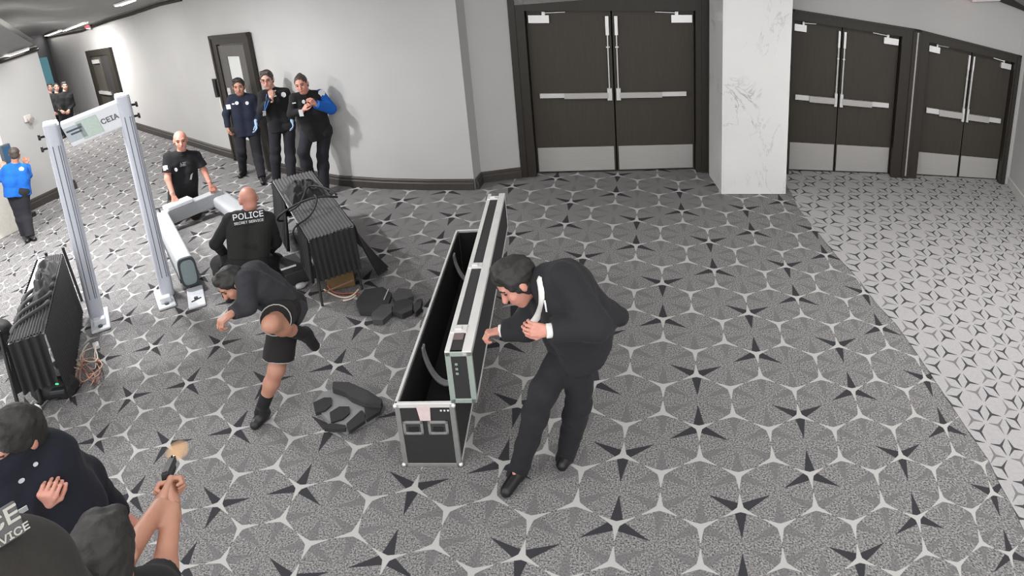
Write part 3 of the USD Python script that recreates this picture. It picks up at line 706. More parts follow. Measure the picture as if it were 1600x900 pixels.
    def hand(s, X, d, pn, side, curl=0.4, res=None, spread=0.0, thumb=1.0):
        """five fingers grown out of the palm; d along the hand, pn where the palm looks, side: thumb at side * (d x pn)"""
        W = s.J['wr' + X]; K = s.k; d = unit(d); pn = unit(np.asarray(pn) - d * (np.asarray(pn) @ d)); lat = np.cross(d, pn) * side
        F = Field(W - 0.26 * K, W + 0.26 * K, res or max(0.0042 * K, s.res * 0.42))
        F.cap(W - d * 0.05 * K, W + d * 0.02 * K, 0.029 * K, 0.026 * K, 0.01)
        for i, (o, ln) in enumerate(((0.031, 0.95), (0.010, 1.06), (-0.012, 1.0), (-0.033, 0.8))):
            kn = W + d * (0.092 - 0.006 * abs(i - 1)) * K + lat * o * K
            F.cap(W + d * 0.012 * K + lat * o * 0.6 * K, kn, 0.016 * K, 0.0125 * K, 0.012 * K)
            a, ang, fd = kn, 0.0, unit(d + lat * o * spread * 12)
            for sgl, rr in ((0.043, 0.0098), (0.027, 0.0088), (0.021, 0.0078)):
                ang += curl * 1.35; e = a + (fd * math.cos(ang) + pn * math.sin(ang)) * sgl * ln * K
                F.cap(a, e, rr * K, (rr - 0.001) * K, 0.004 * K); a = e
        a = W + d * 0.028 * K + lat * 0.022 * K; b = a + unit(d * 0.65 + lat * 0.75 + pn * 0.35) * 0.042 * K * thumb; c = b + unit(d * 0.9 + lat * 0.1 * (1 - curl) + pn * (0.2 + curl * 0.6)) * 0.034 * K
        e = c + unit(d * 0.9 - lat * 0.2 * curl + pn * (0.2 + curl * 0.5)) * 0.026 * K
        F.cap(a, b, 0.0165 * K, 0.0125 * K, 0.012 * K); F.cap(b, c, 0.0118 * K, 0.0105 * K, 0.004 * K); F.cap(c, e, 0.0105 * K, 0.009 * K, 0.004 * K)
        return F.mesh()
    def body(s, hands=(), fat=1.0):
        s.prep()
        F = s.field(list(s.J)); s.torso(F, -0.004, fat=fat); s.headshape(F)
        for X in 'AB':
            s.arm(F, X); s.leg(F, X); F.cap(s.J['an' + X], s.J['an' + X] + unit(s.J['to' + X] - s.J['an' + X]) * 0.08 * s.k, 0.028 * s.k, 0.024 * s.k, 0.02 * s.k)
            F.cap(s.J['hip' + X], s.J['P'], 0.09 * s.k, 0.09 * s.k, 0.05 * s.k)
        m = F.mesh(); s.meshes['body'] = m
        part(s.t, 'body', cat_(m, *[h for h in hands if h is not None]), s.skin, smooth=True)
        q = s.hk
        if s.eyes:
            for e in (-1, 1):
                ey = trimesh.creation.icosphere(1, 0.0125 * q); part(s.t, 'eye', (np.array(ey.vertices) * [1.15, 0.62, 0.6] @ s.axes() + s.h(e * 0.031, 0.006, 0.0785), np.array(ey.faces)), EYE, smooth=True)
                br = tube([s.h(e * 0.014, 0.026, 0.0905), s.h(e * 0.032, 0.033, 0.088), s.h(e * 0.05, 0.024, 0.074)], 0.0045 * q, 6); part(s.t, 'eyebrow', br, s.haircol, smooth=True)
            part(s.t, 'mouth', tube([s.h(-0.022, -0.064, 0.085), s.h(0, -0.062, 0.0905), s.h(0.022, -0.064, 0.085)], [0.002 * q, 0.0045 * q, 0.002 * q], 6), plain('lips', (150, 88, 82), 0.5), smooth=True)
        if s.hair:
            F = Field(s.J['head'] - 0.24 * q, s.J['head'] + 0.24 * q, min(s.res, 0.007)); A = s.axes(); c0 = s.J['head']
            cut = {'short': (0.66, 0.80, 0.004), 'full': (0.62, 0.82, 0.012), 'bun': (0.66, 0.80, -0.004), 'crop': (0.9, 0.6, 0.0)}[s.hair]
            th = {'short': 0.006, 'full': 0.014, 'bun': 0.003, 'crop': 0.005}[s.hair]
            pl = lambda P: (P - c0) @ (-s.u * cut[0] + s.f * cut[1]) - cut[2] * q - 4.5 * ((P - c0) @ s.r) ** 2 / q + 0.012 * q * (meshkit.noise((P - c0) * 70 / q, 2) - .5)
            F.ell(s.h(0, 0.030, -0.014), (np.array([0.077, 0.090, 0.098]) + th) * q, A, 0.0, clip=pl)
            F.ell(s.h(0, -0.03, -0.035), (np.array([0.072, 0.07, 0.07]) + th * 0.7) * q, A, 0.012, clip=pl)
            if s.hair in ('full', 'short'): F.cap(s.h(-0.04, 0.105, 0.045), s.h(0.045, 0.108, 0.04), 0.022 * q, 0.02 * q, 0.03 * q)
            if s.hair == 'bun': F.ell(s.h(0, 0.10, -0.06), np.array([0.034, 0.026, 0.034]) * q, A, 0.012)
            F.wrinkle((0.016 if s.hair == 'full' else 0.007) * q, (26 if s.hair == 'full' else 50) / q, 5); part(s.t, 'hair', F.mesh(), s.haircol, smooth=True)
        if s.beard: pass
    def top(s, mat, name='jacket', sleeve=1.97, add=0.014, hem=0.03, fat=1.0, wr=0.008, puff=0.004, sleeves='AB', extra=None, collar=None, smooth=True, lo=1.0):
        F = s.field(['S', 'P', 'shA', 'shB', 'elA', 'elB', 'wrA', 'wrB', 'neck'])
        s.torso(F, add, fat=fat, hem=hem * s.k, flat=True, lo=lo)
        for X in sleeves: s.arm(F, X, add, upto=sleeve, puff=puff)
        if extra: extra(F)
        if wr: F.wrinkle(wr * s.k, 11 / s.k, 3)
        m = F.mesh(); s.meshes[name] = m; p = part(s.t, name, m, mat, smooth=smooth)
        if collar is not None:
            n0 = s.J['neck'] - unit(s.J['head'] - s.J['S']) * 0.028 * s.k; x, y, d = frame_of(s.J['head'] - s.J['S'], s.f + s.T * 0.01); a = np.linspace(0, 2 * np.pi, 17)
            ring = [n0 + (x * math.cos(t) + y * math.sin(t)) * 0.066 * s.k + d * 0.012 * math.sin(t) for t in a]
            part(p, 'collar', tube(np.array(ring), 0.016 * s.k, 8), collar, smooth=True)
        return p
    def sleeve_part(s, X, mat, name='sleeve', add=0.032, upto=2.0, puff=0.008):
        F = s.field(['sh' + X, 'el' + X, 'wr' + X]); s.arm(F, X, add, upto, puff=puff); F.wrinkle(0.008 * s.k, 12 / s.k, 8)
        m = F.mesh(); s.meshes[name] = m; return part(s.t, name, m, mat, smooth=True)
    def vest(s, mat, add=0.03, name='vest'):
        F = s.field(['S', 'P', 'shA', 'shB']); J, K = s.J, s.k; S, P = J['S'], J['P']; lat = unit(J['shB'] - J['shA']); ax = unit(P - S); w = np.linalg.norm(J['shB'] - J['shA']) / 2
        for sg in (-1, 1):
            F.cap(S + ax * 0.06 * K + lat * sg * w * 0.5, S + (P - S) * 0.82 + lat * sg * 0.08 * K, (0.11 + add) * K, (0.1 + add) * K, 0.06 * K, flat=True)
        F.cap(S + lat * w * 0.62, S - lat * w * 0.62, (0.055 + add) * K, (0.055 + add) * K, 0.04 * K); F.wrinkle(0.006 * K, 8, 4)
        m = F.mesh(); s.meshes[name] = m; return part(s.t, name, m, mat, smooth=True)
    def trousers(s, mat, add=0.016, upto=2.04, wide=0.012, name='trousers', wr=0.008, fat=1.0):
        F = s.field(['hipA', 'hipB', 'knA', 'knB', 'anA', 'anB', 'P']); J, K = s.J, s.k
        for X in 'AB':
            s.leg(F, X, add, upto=upto, wide=wide); F.cap(J['hip' + X], J['P'], (0.086 * fat + add * .6) * K, (0.088 * fat + add * .5) * K, 0.05 * K)
        ax = unit(J['S'] - J['P']); lat = unit(J['hipB'] - J['hipA'])
        for sg in (-1, 1): F.cap(J['P'] + lat * sg * 0.07 * K, J['P'] + lat * sg * 0.07 * K + ax * 0.10 * K, (0.088 * fat + add * .5) * K, (0.082 * fat + add * .5) * K, 0.05 * K)
        if wr: F.wrinkle(wr * K, 10 / K, 9)
        m = F.mesh(); s.meshes[name] = m; return part(s.t, name, m, mat, smooth=True)
    def shoes(s, mat=SOLE, r=0.048, floor=True):
        for X in 'AB':
            a, b = s.J['an' + X], s.J['to' + X]; K = s.k; F = Field(np.minimum(a, b) - 0.16 * K, np.maximum(a, b) + 0.16 * K, min(s.res, 0.009)); d = unit(b - a)
            lowz = min(a[2], b[2]); on = floor and lowz < 0.2 * K
            hl = a + (0 if on else 0) * Z; h2 = hl.copy(); t2 = b.copy()
            if on: h2[2] = min(a[2], 0.055 * K); t2[2] = 0.034 * K
            F.cap(h2 - unit((t2 - h2) * [1, 1, 0 if on else 1]) * 0.035 * K, t2, r * 1.0 * K, r * 0.82 * K, 0.02 * K, floor=0.004 if on else None)
            F.cap(a + (s.J['kn' + X] - a) * 0.14, h2, 0.05 * K, 0.046 * K, 0.03 * K, floor=0.004 if on else None)
            part(s.t, 'shoe', F.mesh(), mat, smooth=True)
    def gloves(s, hands, mat=GLOVE):
        for h in hands: part(s.t, 'glove', h, mat, smooth=True)
    def patch(s, on, px, py, w, h, mat, name, text=None, tmat=None, label=None, roundish=False, off=0.003, th=0.004, up=None, parent=None, face=0.8):
        q = first_hit(s.meshes[on], px, py)
        if q is None: print('patch misses', name, px, py); return None
        P, n = q; n = unit(n + s.T * face)
        upv = unit((Z if up is None else up) - n * (n @ (Z if up is None else up))); rt = np.cross(upv, n)
        if roundish:
            c = trimesh.creation.cylinder(0.5, th, sections=20); m = (np.array(c.vertices) * [w, h, 1], np.array(c.faces))
        else: m = vf(rbox(w, h, th, min(w, h) * 0.12))
        o = P + n * off; p = part(parent or s.t, name, put(m, o, rt, upv, n), mat, label=label)
        if text:
            ms = []
            for i, (tx, th_, dy) in enumerate(text): ms.append(lettering(tx, th_, 0.002, o + n * (th / 2) + upv * dy, rt, upv))
            part(p, 'lettering', cat_(*ms), tmat or WHITE, label='white lettering')
        return p

# ------------------------------------------------------------------ flight case
ALU, ALUD = brushed('aluminium_edge', (226, 225, 223), .35), plain('aluminium_grey', (150, 150, 148), .45, metal=.5)
CASEB, FELT = plain('case_black', (40, 39, 40), .6, grain=.03), plain('felt_black', (26, 25, 26), .95)
GREENG = plain('sticker_green', (122, 144, 132), .5)
def flight_case():
    FL_, FR_ = at(632, 729), at(719, 738); hb = height((632, 729), (607, 633)); tBL = at(713, 360, hb); tFL = FL_ + Z * hb
    ax = tBL - tFL; ax[2] = 0; L = np.linalg.norm(ax); ax /= L; rt = np.cross(ax, Z); w = float((FR_ - FL_) @ rt)
    O = FL_
    t = thing('flight_case', 'long black flight case with aluminium edges, lid open, in the middle of the floor', 'case', O)
    def q(u, a, z): return O + rt * u + ax * a + Z * z                 # u across, a along, z up
    def bx(u0, u1, a0, a1, z0, z1, r=.004): return put(rbox(u1 - u0, a1 - a0, z1 - z0, r), q((u0 + u1) / 2, (a0 + a1) / 2, (z0 + z1) / 2), rt, ax, Z)
    th = .014
    part(t, 'body', cat_(bx(0, w, 0, L, .012, .03), bx(0, w, 0, th, .012, hb), bx(0, w, L - th, L, .012, hb), bx(0, th, 0, L, .012, hb), bx(w - th, w, 0, L, .012, hb)), CASEB)
    part(t, 'lining', cat_(bx(th, w - th, th, L - th, .03, .034), bx(th, th + .012, th, L - th, .03, hb - .02), bx(w - th - .012, w - th, th, L - th, .03, hb - .02), bx(th, w - th, th, th + .012, .03, hb - .02), bx(th, w - th, L - th - .012, L - th, .03, hb - .02)), FELT)
    e = .03; o = .005
    part(t, 'top_rim', cat_(bx(-o, w + o, -o, e * .7, hb - .03, hb + .006), bx(-o, w + o, L - e * .7, L + o, hb - .03, hb + .006), bx(-o, e * .55, 0, L, hb - .03, hb + .006), bx(w - e * .55, w + o, 0, L, hb - .03, hb + .006)), ALU)
    for u in (0, w):
        for a in (0, L):
            part(t, 'edge_bar', bx(u - o if u == 0 else u - e, u + e if u == 0 else u + o, a - o if a == 0 else a - e, a + e if a == 0 else a + o, .0, hb), ALUD)
    part(t, 'edge_bar', cat_(bx(-o, w + o, -o, e, 0.0, .03), bx(-o, w + o, L - e, L + o, 0.0, .03)), ALUD); part(t, 'edge_bar', bx(w - e, w + o, 0, L, 0, .028), ALU); part(t, 'edge_bar', bx(-o, e, 0, L, 0, .028), ALUD)
    for u in (0, w):
        for z in (.02, hb - .015):
            s_ = trimesh.creation.icosphere(2, .015); part(t, 'corner_cap', (np.array(s_.vertices) + q(u, 0, z), np.array(s_.faces)), ALU, smooth=True)
    for i, (u0, u1) in enumerate(((.09, .44), (.52, .87))):
        z0, z1 = hb * .53, hb * .74; a, b = w * u0, w * u1
        h_ = part(t, 'handle', cat_(bx(a, b, -.012, .002, z0, z0 + .02), bx(a, b, -.012, .002, z1 - .02, z1), bx(a, a + .02, -.012, .002, z0, z1), bx(b - .02, b, -.012, .002, z0, z1)), ALUD)
        part(h_, 'recess', bx(a + .018, b - .018, -.004, .001, z0 + .018, z1 - .018), plain('recess_dark', (58, 58, 60), .5)); part(h_, 'grip_bar', bx(a + .035, b - .035, -.016, -.004, z0 + .03, z0 + .06), FELT)
    part(t, 'label', hexa([q(w * .40, -.006, hb - .13), q(w * .58, -.006, hb - .13), q(w * .58, .0, hb - .13), q(w * .40, 0, hb - .13), q(w * .36, -.006, hb - .012), q(w * .60, -.006, hb - .012), q(w * .60, 0, hb - .012), q(w * .36, 0, hb - .012)]), plain('label_pinkish', (206, 188, 186), .6), label='pale pink paper label')
    for k in range(3): part(t, 'rivet', bx(w * (.76 + .06 * k), w * (.76 + .06 * k) + .014, -.006, 0, hb - .06, hb - .046), ALU)
    # the lid stands upright on the right-hand edge
    tl, hl = .17, w * .98; z0 = hb + .004; u0 = w - .012
    lid = part(t, 'lid', cat_(bx(u0, u0 + .012, .0, L, z0, z0 + .02), bx(u0 + tl - .012, u0 + tl, 0, L, z0, z0 + hl), bx(u0, u0 + tl, 0, .014, z0, z0 + hl), bx(u0, u0 + tl, L - .014, L, z0, z0 + hl), bx(u0, u0 + tl, 0, L, z0, z0 + .014), bx(u0, u0 + tl, 0, L, z0 + hl - .014, z0 + hl)), CASEB)
    z1 = z0 + hl
    part(lid, 'lid_edge', cat_(bx(u0 - .004, u0 + .032, -o, L + o, z1 - .03, z1 + .006), bx(u0 + tl - .06, u0 + tl + .004, -o, L + o, z1 - .03, z1 + .006)), ALU)
    part(lid, 'lid_edge', cat_(bx(u0 + tl - .03, u0 + tl + .004, -o, L, z0, z0 + .03), bx(u0 - .004, u0 + .03, 0, L, z0 - .004, z0 + .028)), ALU)
    part(lid, 'lid_frame', cat_(bx(u0 - .004, u0 + .034, -o, .02, z0, z1), bx(u0 + tl - .034, u0 + tl + .004, -o, .02, z0, z1), bx(u0, u0 + tl, -o, .02, z1 - .034, z1), bx(u0, u0 + tl, -o, .02, z0, z0 + .034)), plain('lid_frame_green', (160, 172, 164), .45, metal=.4))
    part(lid, 'lid_frame', cat_(bx(u0 - .004, u0 + .034, L - .02, L + o, z0, z1), bx(u0 + tl - .034, u0 + tl + .004, L - .02, L + o, z0, z1), bx(u0, u0 + tl, L - .02, L + o, z1 - .034, z1)), ALU)
    for a in (.09, .42, .955):
        part(lid, 'latch', cat_(bx(u0 + .004, u0 + .115, L * a - .045, L * a + .045, z1 + .0, z1 + .014), bx(u0 + .03, u0 + .08, L * a - .02, L * a + .02, z1 + .01, z1 + .026)), ALU)
    part(lid, 'latch_plate', bx(u0 + .03, u0 + .10, .13, .3, z1 - .001, z1 + .007), plain('latch_brown', (112, 96, 94), .5))
    for k in range(3): part(lid, 'green_stud', bx(u0 + .055, u0 + .075, -.009, 0, z1 - .1 - .035 * k, z1 - .082 - .035 * k), GREENG)
    for a in (L * .12, L * .97): part(t, 'side_latch', bx(-.02, .004, a - .05, a + .05, hb - .12, hb - .02), ALUD)
    # straps and fittings inside
    STR = plain('strap_grey', (150, 150, 152), .7)
    for a in (.27, .84):
        c = curve([q(.035, L * a, hb - .06), q(w * .25, L * a - .04, hb * .45), q(w * .5, L * a - .06, hb * .3), q(w * .8, L * a - .03, hb * .4), q(w - .04, L * a, hb - .07)], 20)
        V_, F_ = tube(c, .012, 8); part(t, 'strap', cat_((V_, F_), (V_ + ax * .022, F_), (V_ - ax * .022, F_)), STR, smooth=True)
    part(t, 'inner_rail', cat_(bx(w * .44, w * .47, .03, L * .16, .04, .07), bx(w * .52, w * .55, .03, L * .16, .04, .07)), plain('rail_grey', (140, 140, 142), .5))
    part(t, 'inner_tray', cat_(bx(w * .66, w * .95, .04, L * .12, .036, .05), bx(w * .79, w * .8, .04, L * .12, .05, .056), bx(w * .66, w * .95, L * .06, L * .06 + .01, .05, .056)), plain('tray_grey', (72, 72, 74), .5))
flight_case()

# ------------------------------------------------------------------ walk-through metal detectors
GATE = plain('gate_grey', (194, 198, 208), .45, grain=.03); GATEL = plain('gate_light', (222, 225, 230), .45, grain=.03); GROOVE = plain('gate_groove', (108, 112, 124), .6)
RUBBER = plain('gate_rubber', (62, 68, 72), .6); PLATE = plain('base_plate', (206, 208, 214), .4)
def column(a, b, rx, ry, side, n=28):
    """elliptic column from a to b; rx along side"""
    d = unit(b - a); x = unit(side - d * (side @ d)); y = np.cross(d, x); t = np.arange(n) / n * 2 * np.pi
    ex = np.sign(np.cos(t)) * np.abs(np.cos(t)) ** .5 * rx; ey = np.sign(np.sin(t)) * np.abs(np.sin(t)) ** .55 * ry
    R_ = ex[:, None] * x + ey[:, None] * y; V_ = np.vstack([a + R_, b + R_, [a], [b]]); F_ = []
    for k in range(n): k2 = (k + 1) % n; F_ += [(k, k2, n + k2), (k, n + k2, n + k), (2 * n, k2, k), (2 * n + 1, n + k, n + k2)]
    return V_, np.array(F_)
def standing_gate():
    lb, rb = at(152, 494), at(262, 459); T_ = facing((lb + rb) / 2); lt, rt_ = on_plane(79, 194, lb, T_), on_plane(190, 150, rb, T_)
    ln = unit((rb - lb) * [1, 1, 0]); wk = np.array([-ln[1], ln[0], 0]); wk = wk if wk @ T_ > 0 else -wk
    t = thing('metal_detector', 'tall grey walk-through metal detector gate standing on the left', 'metal detector', (lb + rb) / 2)
    cols = []
    for a, b, kn in ((lb, lt, -1), (rb, rt_, 1)):
        c = part(t, 'side_panel', column(a + Z * .02, b, .068, .125, ln), GATE, smooth=50); cols.append(c)
        d = unit(b - a)
        for o, w_ in ((-.028, .008), (.030, .008), (.052, .005)):
            g0 = a + wk * .124 + ln * o * .8; part(c, 'groove', bar(g0 + d * .25, g0 + d * (np.linalg.norm(b - a) - .2), w_, .006, up=wk), GROOVE)
        part(c, 'panel_cap', column(b, b + d * .02, .062, .118, ln), GATEL, smooth=50)
        for z in (.10, .22):
            P_ = b - d * z + ln * kn * .062 + wk * .05; part(c, 'knob', cat_(tube([P_, P_ + ln * kn * .05], .012, 8), tube([P_ + ln * kn * .04, P_ + ln * kn * .06], .03, 10)), plain('knob_black', (34, 34, 38), .4), smooth=40)
    d = unit(rt_ - lt); up_ = unit(unit(lt - lb) + unit(rt_ - rb)); up_ = unit(up_ - d * (up_ @ d))
    hA, hB = lt + d * .07 - up_ * .15, rt_ - d * .06 - up_ * .15; fr_ = np.cross(d, up_); fr_ = fr_ if fr_ @ T_ > 0 else -fr_
    c = (hA + hB) / 2; Lh = np.linalg.norm(hB - hA)
    hd_ = part(t, 'header', put(rbox(Lh, .25, .2, .015), c, d, up_, np.cross(d, up_)), GATEL)
    f0 = c + fr_ * .101
    part(hd_, 'display', put(rbox(.17, .15, .008, .004), f0 - d * Lh * .34 + up_ * .0, d, up_, np.cross(d, up_)), plain('display_grey', (176, 186, 190), .4))
    part(hd_, 'display_text', cat_(put(rbox(.14, .018, .004, .002), f0 - d * Lh * .34 + up_ * .035 + fr_ * .005, d, up_, np.cross(d, up_)), put(rbox(.1, .018, .004, .002), f0 - d * Lh * .33 - up_ * .0 + fr_ * .005, d, up_, np.cross(d, up_))), plain('display_dark', (70, 78, 96), .5))
    part(hd_, 'status_panel', put(rbox(.19, .19, .008, .004), f0 - d * Lh * .1, d, up_, np.cross(d, up_)), plain('display_green', (184, 200, 191), .4))
    part(hd_, 'logo_lettering', lettering('CEIA', .05, .003, f0 + d * Lh * .25 + fr_ * .0, d, up_), plain('logo_dark', (86, 88, 96), .5), label='dark lettering')
    part(hd_, 'status_lettering', lettering('2 PMD2', .026, .002, f0 - d * Lh * .1 + fr_ * .004, d, up_, bold=False), plain('logo_dark', (86, 88, 96), .5)) if False else None
    for (p0, s0) in ((at(157, 502), 1), (at(258, 468), 1)):
        pl = part(t, 'foot_plate', put(rbox(.17, .52, .03, .012), p0 + Z * .017, ln, wk, Z), PLATE)
        part(pl, 'foot_bracket', put(rbox(.11, .09, .07, .012), p0 + Z * .06 + wk * .12, ln, wk, Z), GATEL); part(pl, 'bolt', tube([p0 + wk * .2 + Z * .03, p0 + wk * .2 + Z * .05], .02, 10), RUBBER)
standing_gate()
def fallen_gate():
    t = thing('metal_detector', 'second grey metal detector gate lying on the floor between the two bald men', 'metal detector', at(300, 400))
    a, b = at(256, 349, .15), at(294, 424, .2); d = unit(b - a); sd = unit(np.cross(d, Z))
    c = part(t, 'side_panel', column(a, b, .09, .17, sd), plain('gate_fallen', (186, 189, 194), .5), smooth=50)
    e0 = b + d * .0
    part(c, 'end_rim', column(b - d * .01, b + d * .035, .094, .175, sd), RUBBER, smooth=50); part(c, 'end_plate', column(b + d * .03, b + d * .042, .072, .145, sd), plain('end_plate_grey', (132, 146, 148), .5), smooth=50)
    part(c, 'groove', bar(a + sd * .085 - Z * .09, b + sd * .085 - Z * .09, .03, .05), RUBBER)
    f, g_ = at(345, 312, .2), at(400, 352, .2)
    part(t, 'side_panel', column(f, g_, .09, .13, Z), plain('gate_mid', (160, 162, 166), .45), smooth=50)
    d2 = unit(f - a); n2 = unit(np.cross(d2, Z)); u2 = np.cross(n2, d2)
    h_ = part(t, 'header', put(rbox(np.linalg.norm(f - a) + .06, .2, .15, .015), (a + f) / 2 + Z * .06, d2, u2 if u2[2] > 0 else -u2, n2), plain('gate_mid', (160, 162, 166), .45))
    m = a + d2 * .24 + Z * .19; part(h_, 'control_box', put(rbox(.36, .18, .06, .012), m, d2, n2, Z), GATEL); part(h_, 'control_strip', put(rbox(.3, .03, .01, .003), m + Z * .033 + n2 * .02, d2, n2, Z), WHITE)
    part(h_, 'cable_loop', tube(curve([a + Z * .12 - d2 * .02, a + Z * .24 - d2 * .06, a + Z * .2 - d2 * .12, a + Z * .08 - d2 * .1], 14), .012, 8), RUBBER, smooth=True)
    p0, p1 = at(304, 448), at(310, 486); dd = unit(p1 - p0); s2 = unit(np.cross(dd, Z))
    pl = part(t, 'foot_plate', put(rbox(.17, .5, .03, .012), (p0 + p1) / 2 + Z * .017, s2, dd, Z), PLATE)
    k = (p0 + p1) / 2 + dd * .08 + Z * .035; part(pl, 'bolt', cat_(tube([k, k + Z * .02], .02, 10), bar(k - s2 * .05, k + s2 * .05 + dd * .05, .014, .014)), RUBBER)
fallen_gate()

# ------------------------------------------------------------------ draped tables
def pleated(name, rgb, scale):
    g = G(); tc = g.add('geometry', 'position'); n = g.add('noise_texture', 'fac', vector=tc, scale=30.0, detail=3.0); c = np.array(lin(rgb))
    return g.done(name, g.add('principled_bsdf', 'BSDF', base_color=g.mixc(n, tuple(c * .8), tuple(c * 1.25)), roughness=.7, specular_ior_level=.25, sheen_weight=.1))
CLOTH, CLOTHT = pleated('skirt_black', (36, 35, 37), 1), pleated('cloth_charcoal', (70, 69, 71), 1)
def skirt_sheet(a, b, z0, z1, flare=0.0, pleat=.055, amp=.013, drop=None, seed=0):
    """pleated cloth hanging along the edge a-b from z1 to z0, flaring outwards at the hem"""
    a, b = np.array([*a[:2], 0.0]), np.array([*b[:2], 0.0]); L = np.linalg.norm(b - a); d = (b - a) / L; n = np.array([d[1], -d[0], 0]); m = max(int(L / pleat * 8), 16); r_ = np.random.default_rng(seed)
    ph = np.cumsum(r_.uniform(.8, 1.2, m)) / 8 * 2 * np.pi; rows = 9; V_ = []
    for i in range(rows):
        w = i / (rows - 1)
        for k in range(m):
            s = k / (m - 1); zz0 = z0 if drop is None else np.interp(s, *drop)
            V_.append(a + d * (s * L) + n * (amp * (.5 + .8 * w) * math.sin(ph[k]) + .012 + w ** 1.3 * (np.interp(s, *flare) if isinstance(flare, tuple) else flare)) + Z * (z1 + (zz0 - z1) * w))
    F_ = []
    for i in range(rows - 1):
        for k in range(m - 1): q = i * m + k; F_ += [(q, q + 1, q + m + 1), (q, q + m + 1, q + m)]
    V_, F_ = np.array(V_), np.array(F_); back = V_ - n * .004
    return np.vstack([V_, back]), np.vstack([F_, F_[:, ::-1] + len(V_)])
def top_sheet(c4, z, ridge_n, amp, wob=.01, seed=1, nu=120, nv=40):
    """ribbed cloth over the table top; c4: front-left, front-right, back-right, back-left"""
    A, B, C, D = [np.array([*p[:2], 0.0]) for p in c4]; u = np.linspace(0, 1, nu); v = np.linspace(0, 1, nv); U, W = np.meshgrid(u, v)
    P = ((1 - U) * (1 - W))[..., None] * A + (U * (1 - W))[..., None] * B + (U * W)[..., None] * C + ((1 - U) * W)[..., None] * D
    P[..., 2] = z + amp * np.sin(U * ridge_n * 2 * np.pi + 1.5 * meshkit.noise(np.stack([U * 3, W * 4, 0 * U], -1), seed)) + wob * meshkit.noise(np.stack([U * 6, W * 9, 0 * U + 2], -1), seed + 4)
    V_ = P.reshape(-1, 3); i = (np.arange(nv - 1)[:, None] * nu + np.arange(nu - 1)[None]).ravel(); F_ = np.vstack([np.c_[i, i + 1, i + nu + 1], np.c_[i, i + nu + 1, i + nu]])
    return np.vstack([V_, V_ - Z * .006]), np.vstack([F_, F_[:, ::-1] + len(V_)])
def crumple(center, ux, uy, lx, ly, hgt, seed, freq=9, n=70):
    """a heap of crumpled cloth"""
    U, W = np.meshgrid(np.linspace(-1, 1, n), np.linspace(-1, 1, n)); r = np.hypot(U, W * 1.0)
    nz = meshkit.fbm(np.stack([U * lx * freq, W * ly * freq * .6 + 5, 0 * U], -1), 3, seed); rid = 1 - np.abs(2 * nz - 1)
    edge_ = 1 - .28 * meshkit.noise(np.stack([np.cos(np.arctan2(W, U)) * 2, np.sin(np.arctan2(W, U)) * 2, 0 * U], -1), seed + 3)
    H_ = hgt * np.clip(1 - (np.maximum(np.abs(U), np.abs(W)) / edge_) ** 4, 0, 1) * (.35 + .9 * rid ** 1.5)
    P = center + U[..., None] * ux * lx * edge_[..., None] + W[..., None] * uy * ly * edge_[..., None] + H_[..., None] * Z; V_ = P.reshape(-1, 3)
    i = (np.arange(n - 1)[:, None] * n + np.arange(n - 1)[None]).ravel(); F_ = np.vstack([np.c_[i, i + 1, i + n + 1], np.c_[i, i + n + 1, i + n]])
    B_ = V_.copy(); B_[:, 2] = np.minimum(B_[:, 2], center[2]) - .004
    return np.vstack([V_, B_]), np.vstack([F_, F_[:, ::-1] + len(V_)])
LEGM = plain('table_leg', (58, 58, 60), .45, metal=.4); TOPW = plain('table_top_pale', (206, 206, 208), .4)
def draped_table(label, c4, z, fronts, legs, topmat):
    t = thing('draped_table', label, 'table', np.array([*np.mean([c[:2] for c in c4], 0), 0]))
    A, B, C, D = c4; v = [[*p[:2], z - .03] for p in c4] + [[*p[:2], z - .004] for p in c4]
    part(t, 'table_top', hexa(v), topmat)
    for p in legs:
        c = np.mean([q[:2] for q in c4], 0); top_ = np.array([*(np.array(p[:2]) * .9 + c * .1), z - .03]); part(t, 'leg', tube([np.array([*p[:2], 0.0]), top_], .014, 8), LEGM, smooth=40)
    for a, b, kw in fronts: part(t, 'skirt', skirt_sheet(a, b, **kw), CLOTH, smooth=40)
    return t
# right-hand table
zt = .74
RA, RB, RCc, RD = at(482, 375, zt), at(553, 354, zt), at(487, 268, zt), at(426, 283, zt)
t = draped_table('table under black pleated cloth, right of the crouching man in the vest', [RA, RB, RCc, RD], zt,
                 [(RA, RB, dict(z0=.29, z1=zt, flare=.05, seed=1)), (RB, RCc, dict(z0=.1, z1=zt, flare=([0, .12, .45, 1], [.16, .34, .2, .06]), drop=([0, .1, .5, 1], [.12, .04, .12, .3]), seed=2)),
                  (RCc, RD, dict(z0=.2, z1=zt, flare=.02, seed=3)), (RD, RD + (RA - RD) * .42, dict(z0=.12, z1=zt, flare=.06, seed=4)), (RA + (RD - RA) * .25, RA, dict(z0=.26, z1=zt, flare=.02, seed=5))],
                 [at(504, 478), at(566, 452), at(500, 345), at(440, 362)], TOPW)
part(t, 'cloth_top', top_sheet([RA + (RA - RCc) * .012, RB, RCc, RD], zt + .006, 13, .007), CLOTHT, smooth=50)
part(t, 'leg_brace', tube([at(503, 458, .12), at(552, 438, .16)], .009, 6), plain('brace_brown', (120, 92, 74), .6))
ux, uy = unit((RB - RA) * [1, 1, 0]), unit((RD - RA) * [1, 1, 0]); ctr = np.mean([RA, RB, RCc, RD], 0)
c0 = RA + (RD - RA) * .62 + (RB - RA) * .52; c0 = np.array([*c0[:2], zt + .012])
LA = np.linalg.norm(RB - RA)
hp = thing('bundled_cloth', 'rumpled dark cloth tied with black cord, on the table right of the vested man', 'cloth', c0)
part(hp, 'cloth', crumple(c0, ux, uy, LA * .5, .34, .13, 3), CLOTH, smooth=50)
CORD = plain('cord_black', (30, 30, 31), .7)
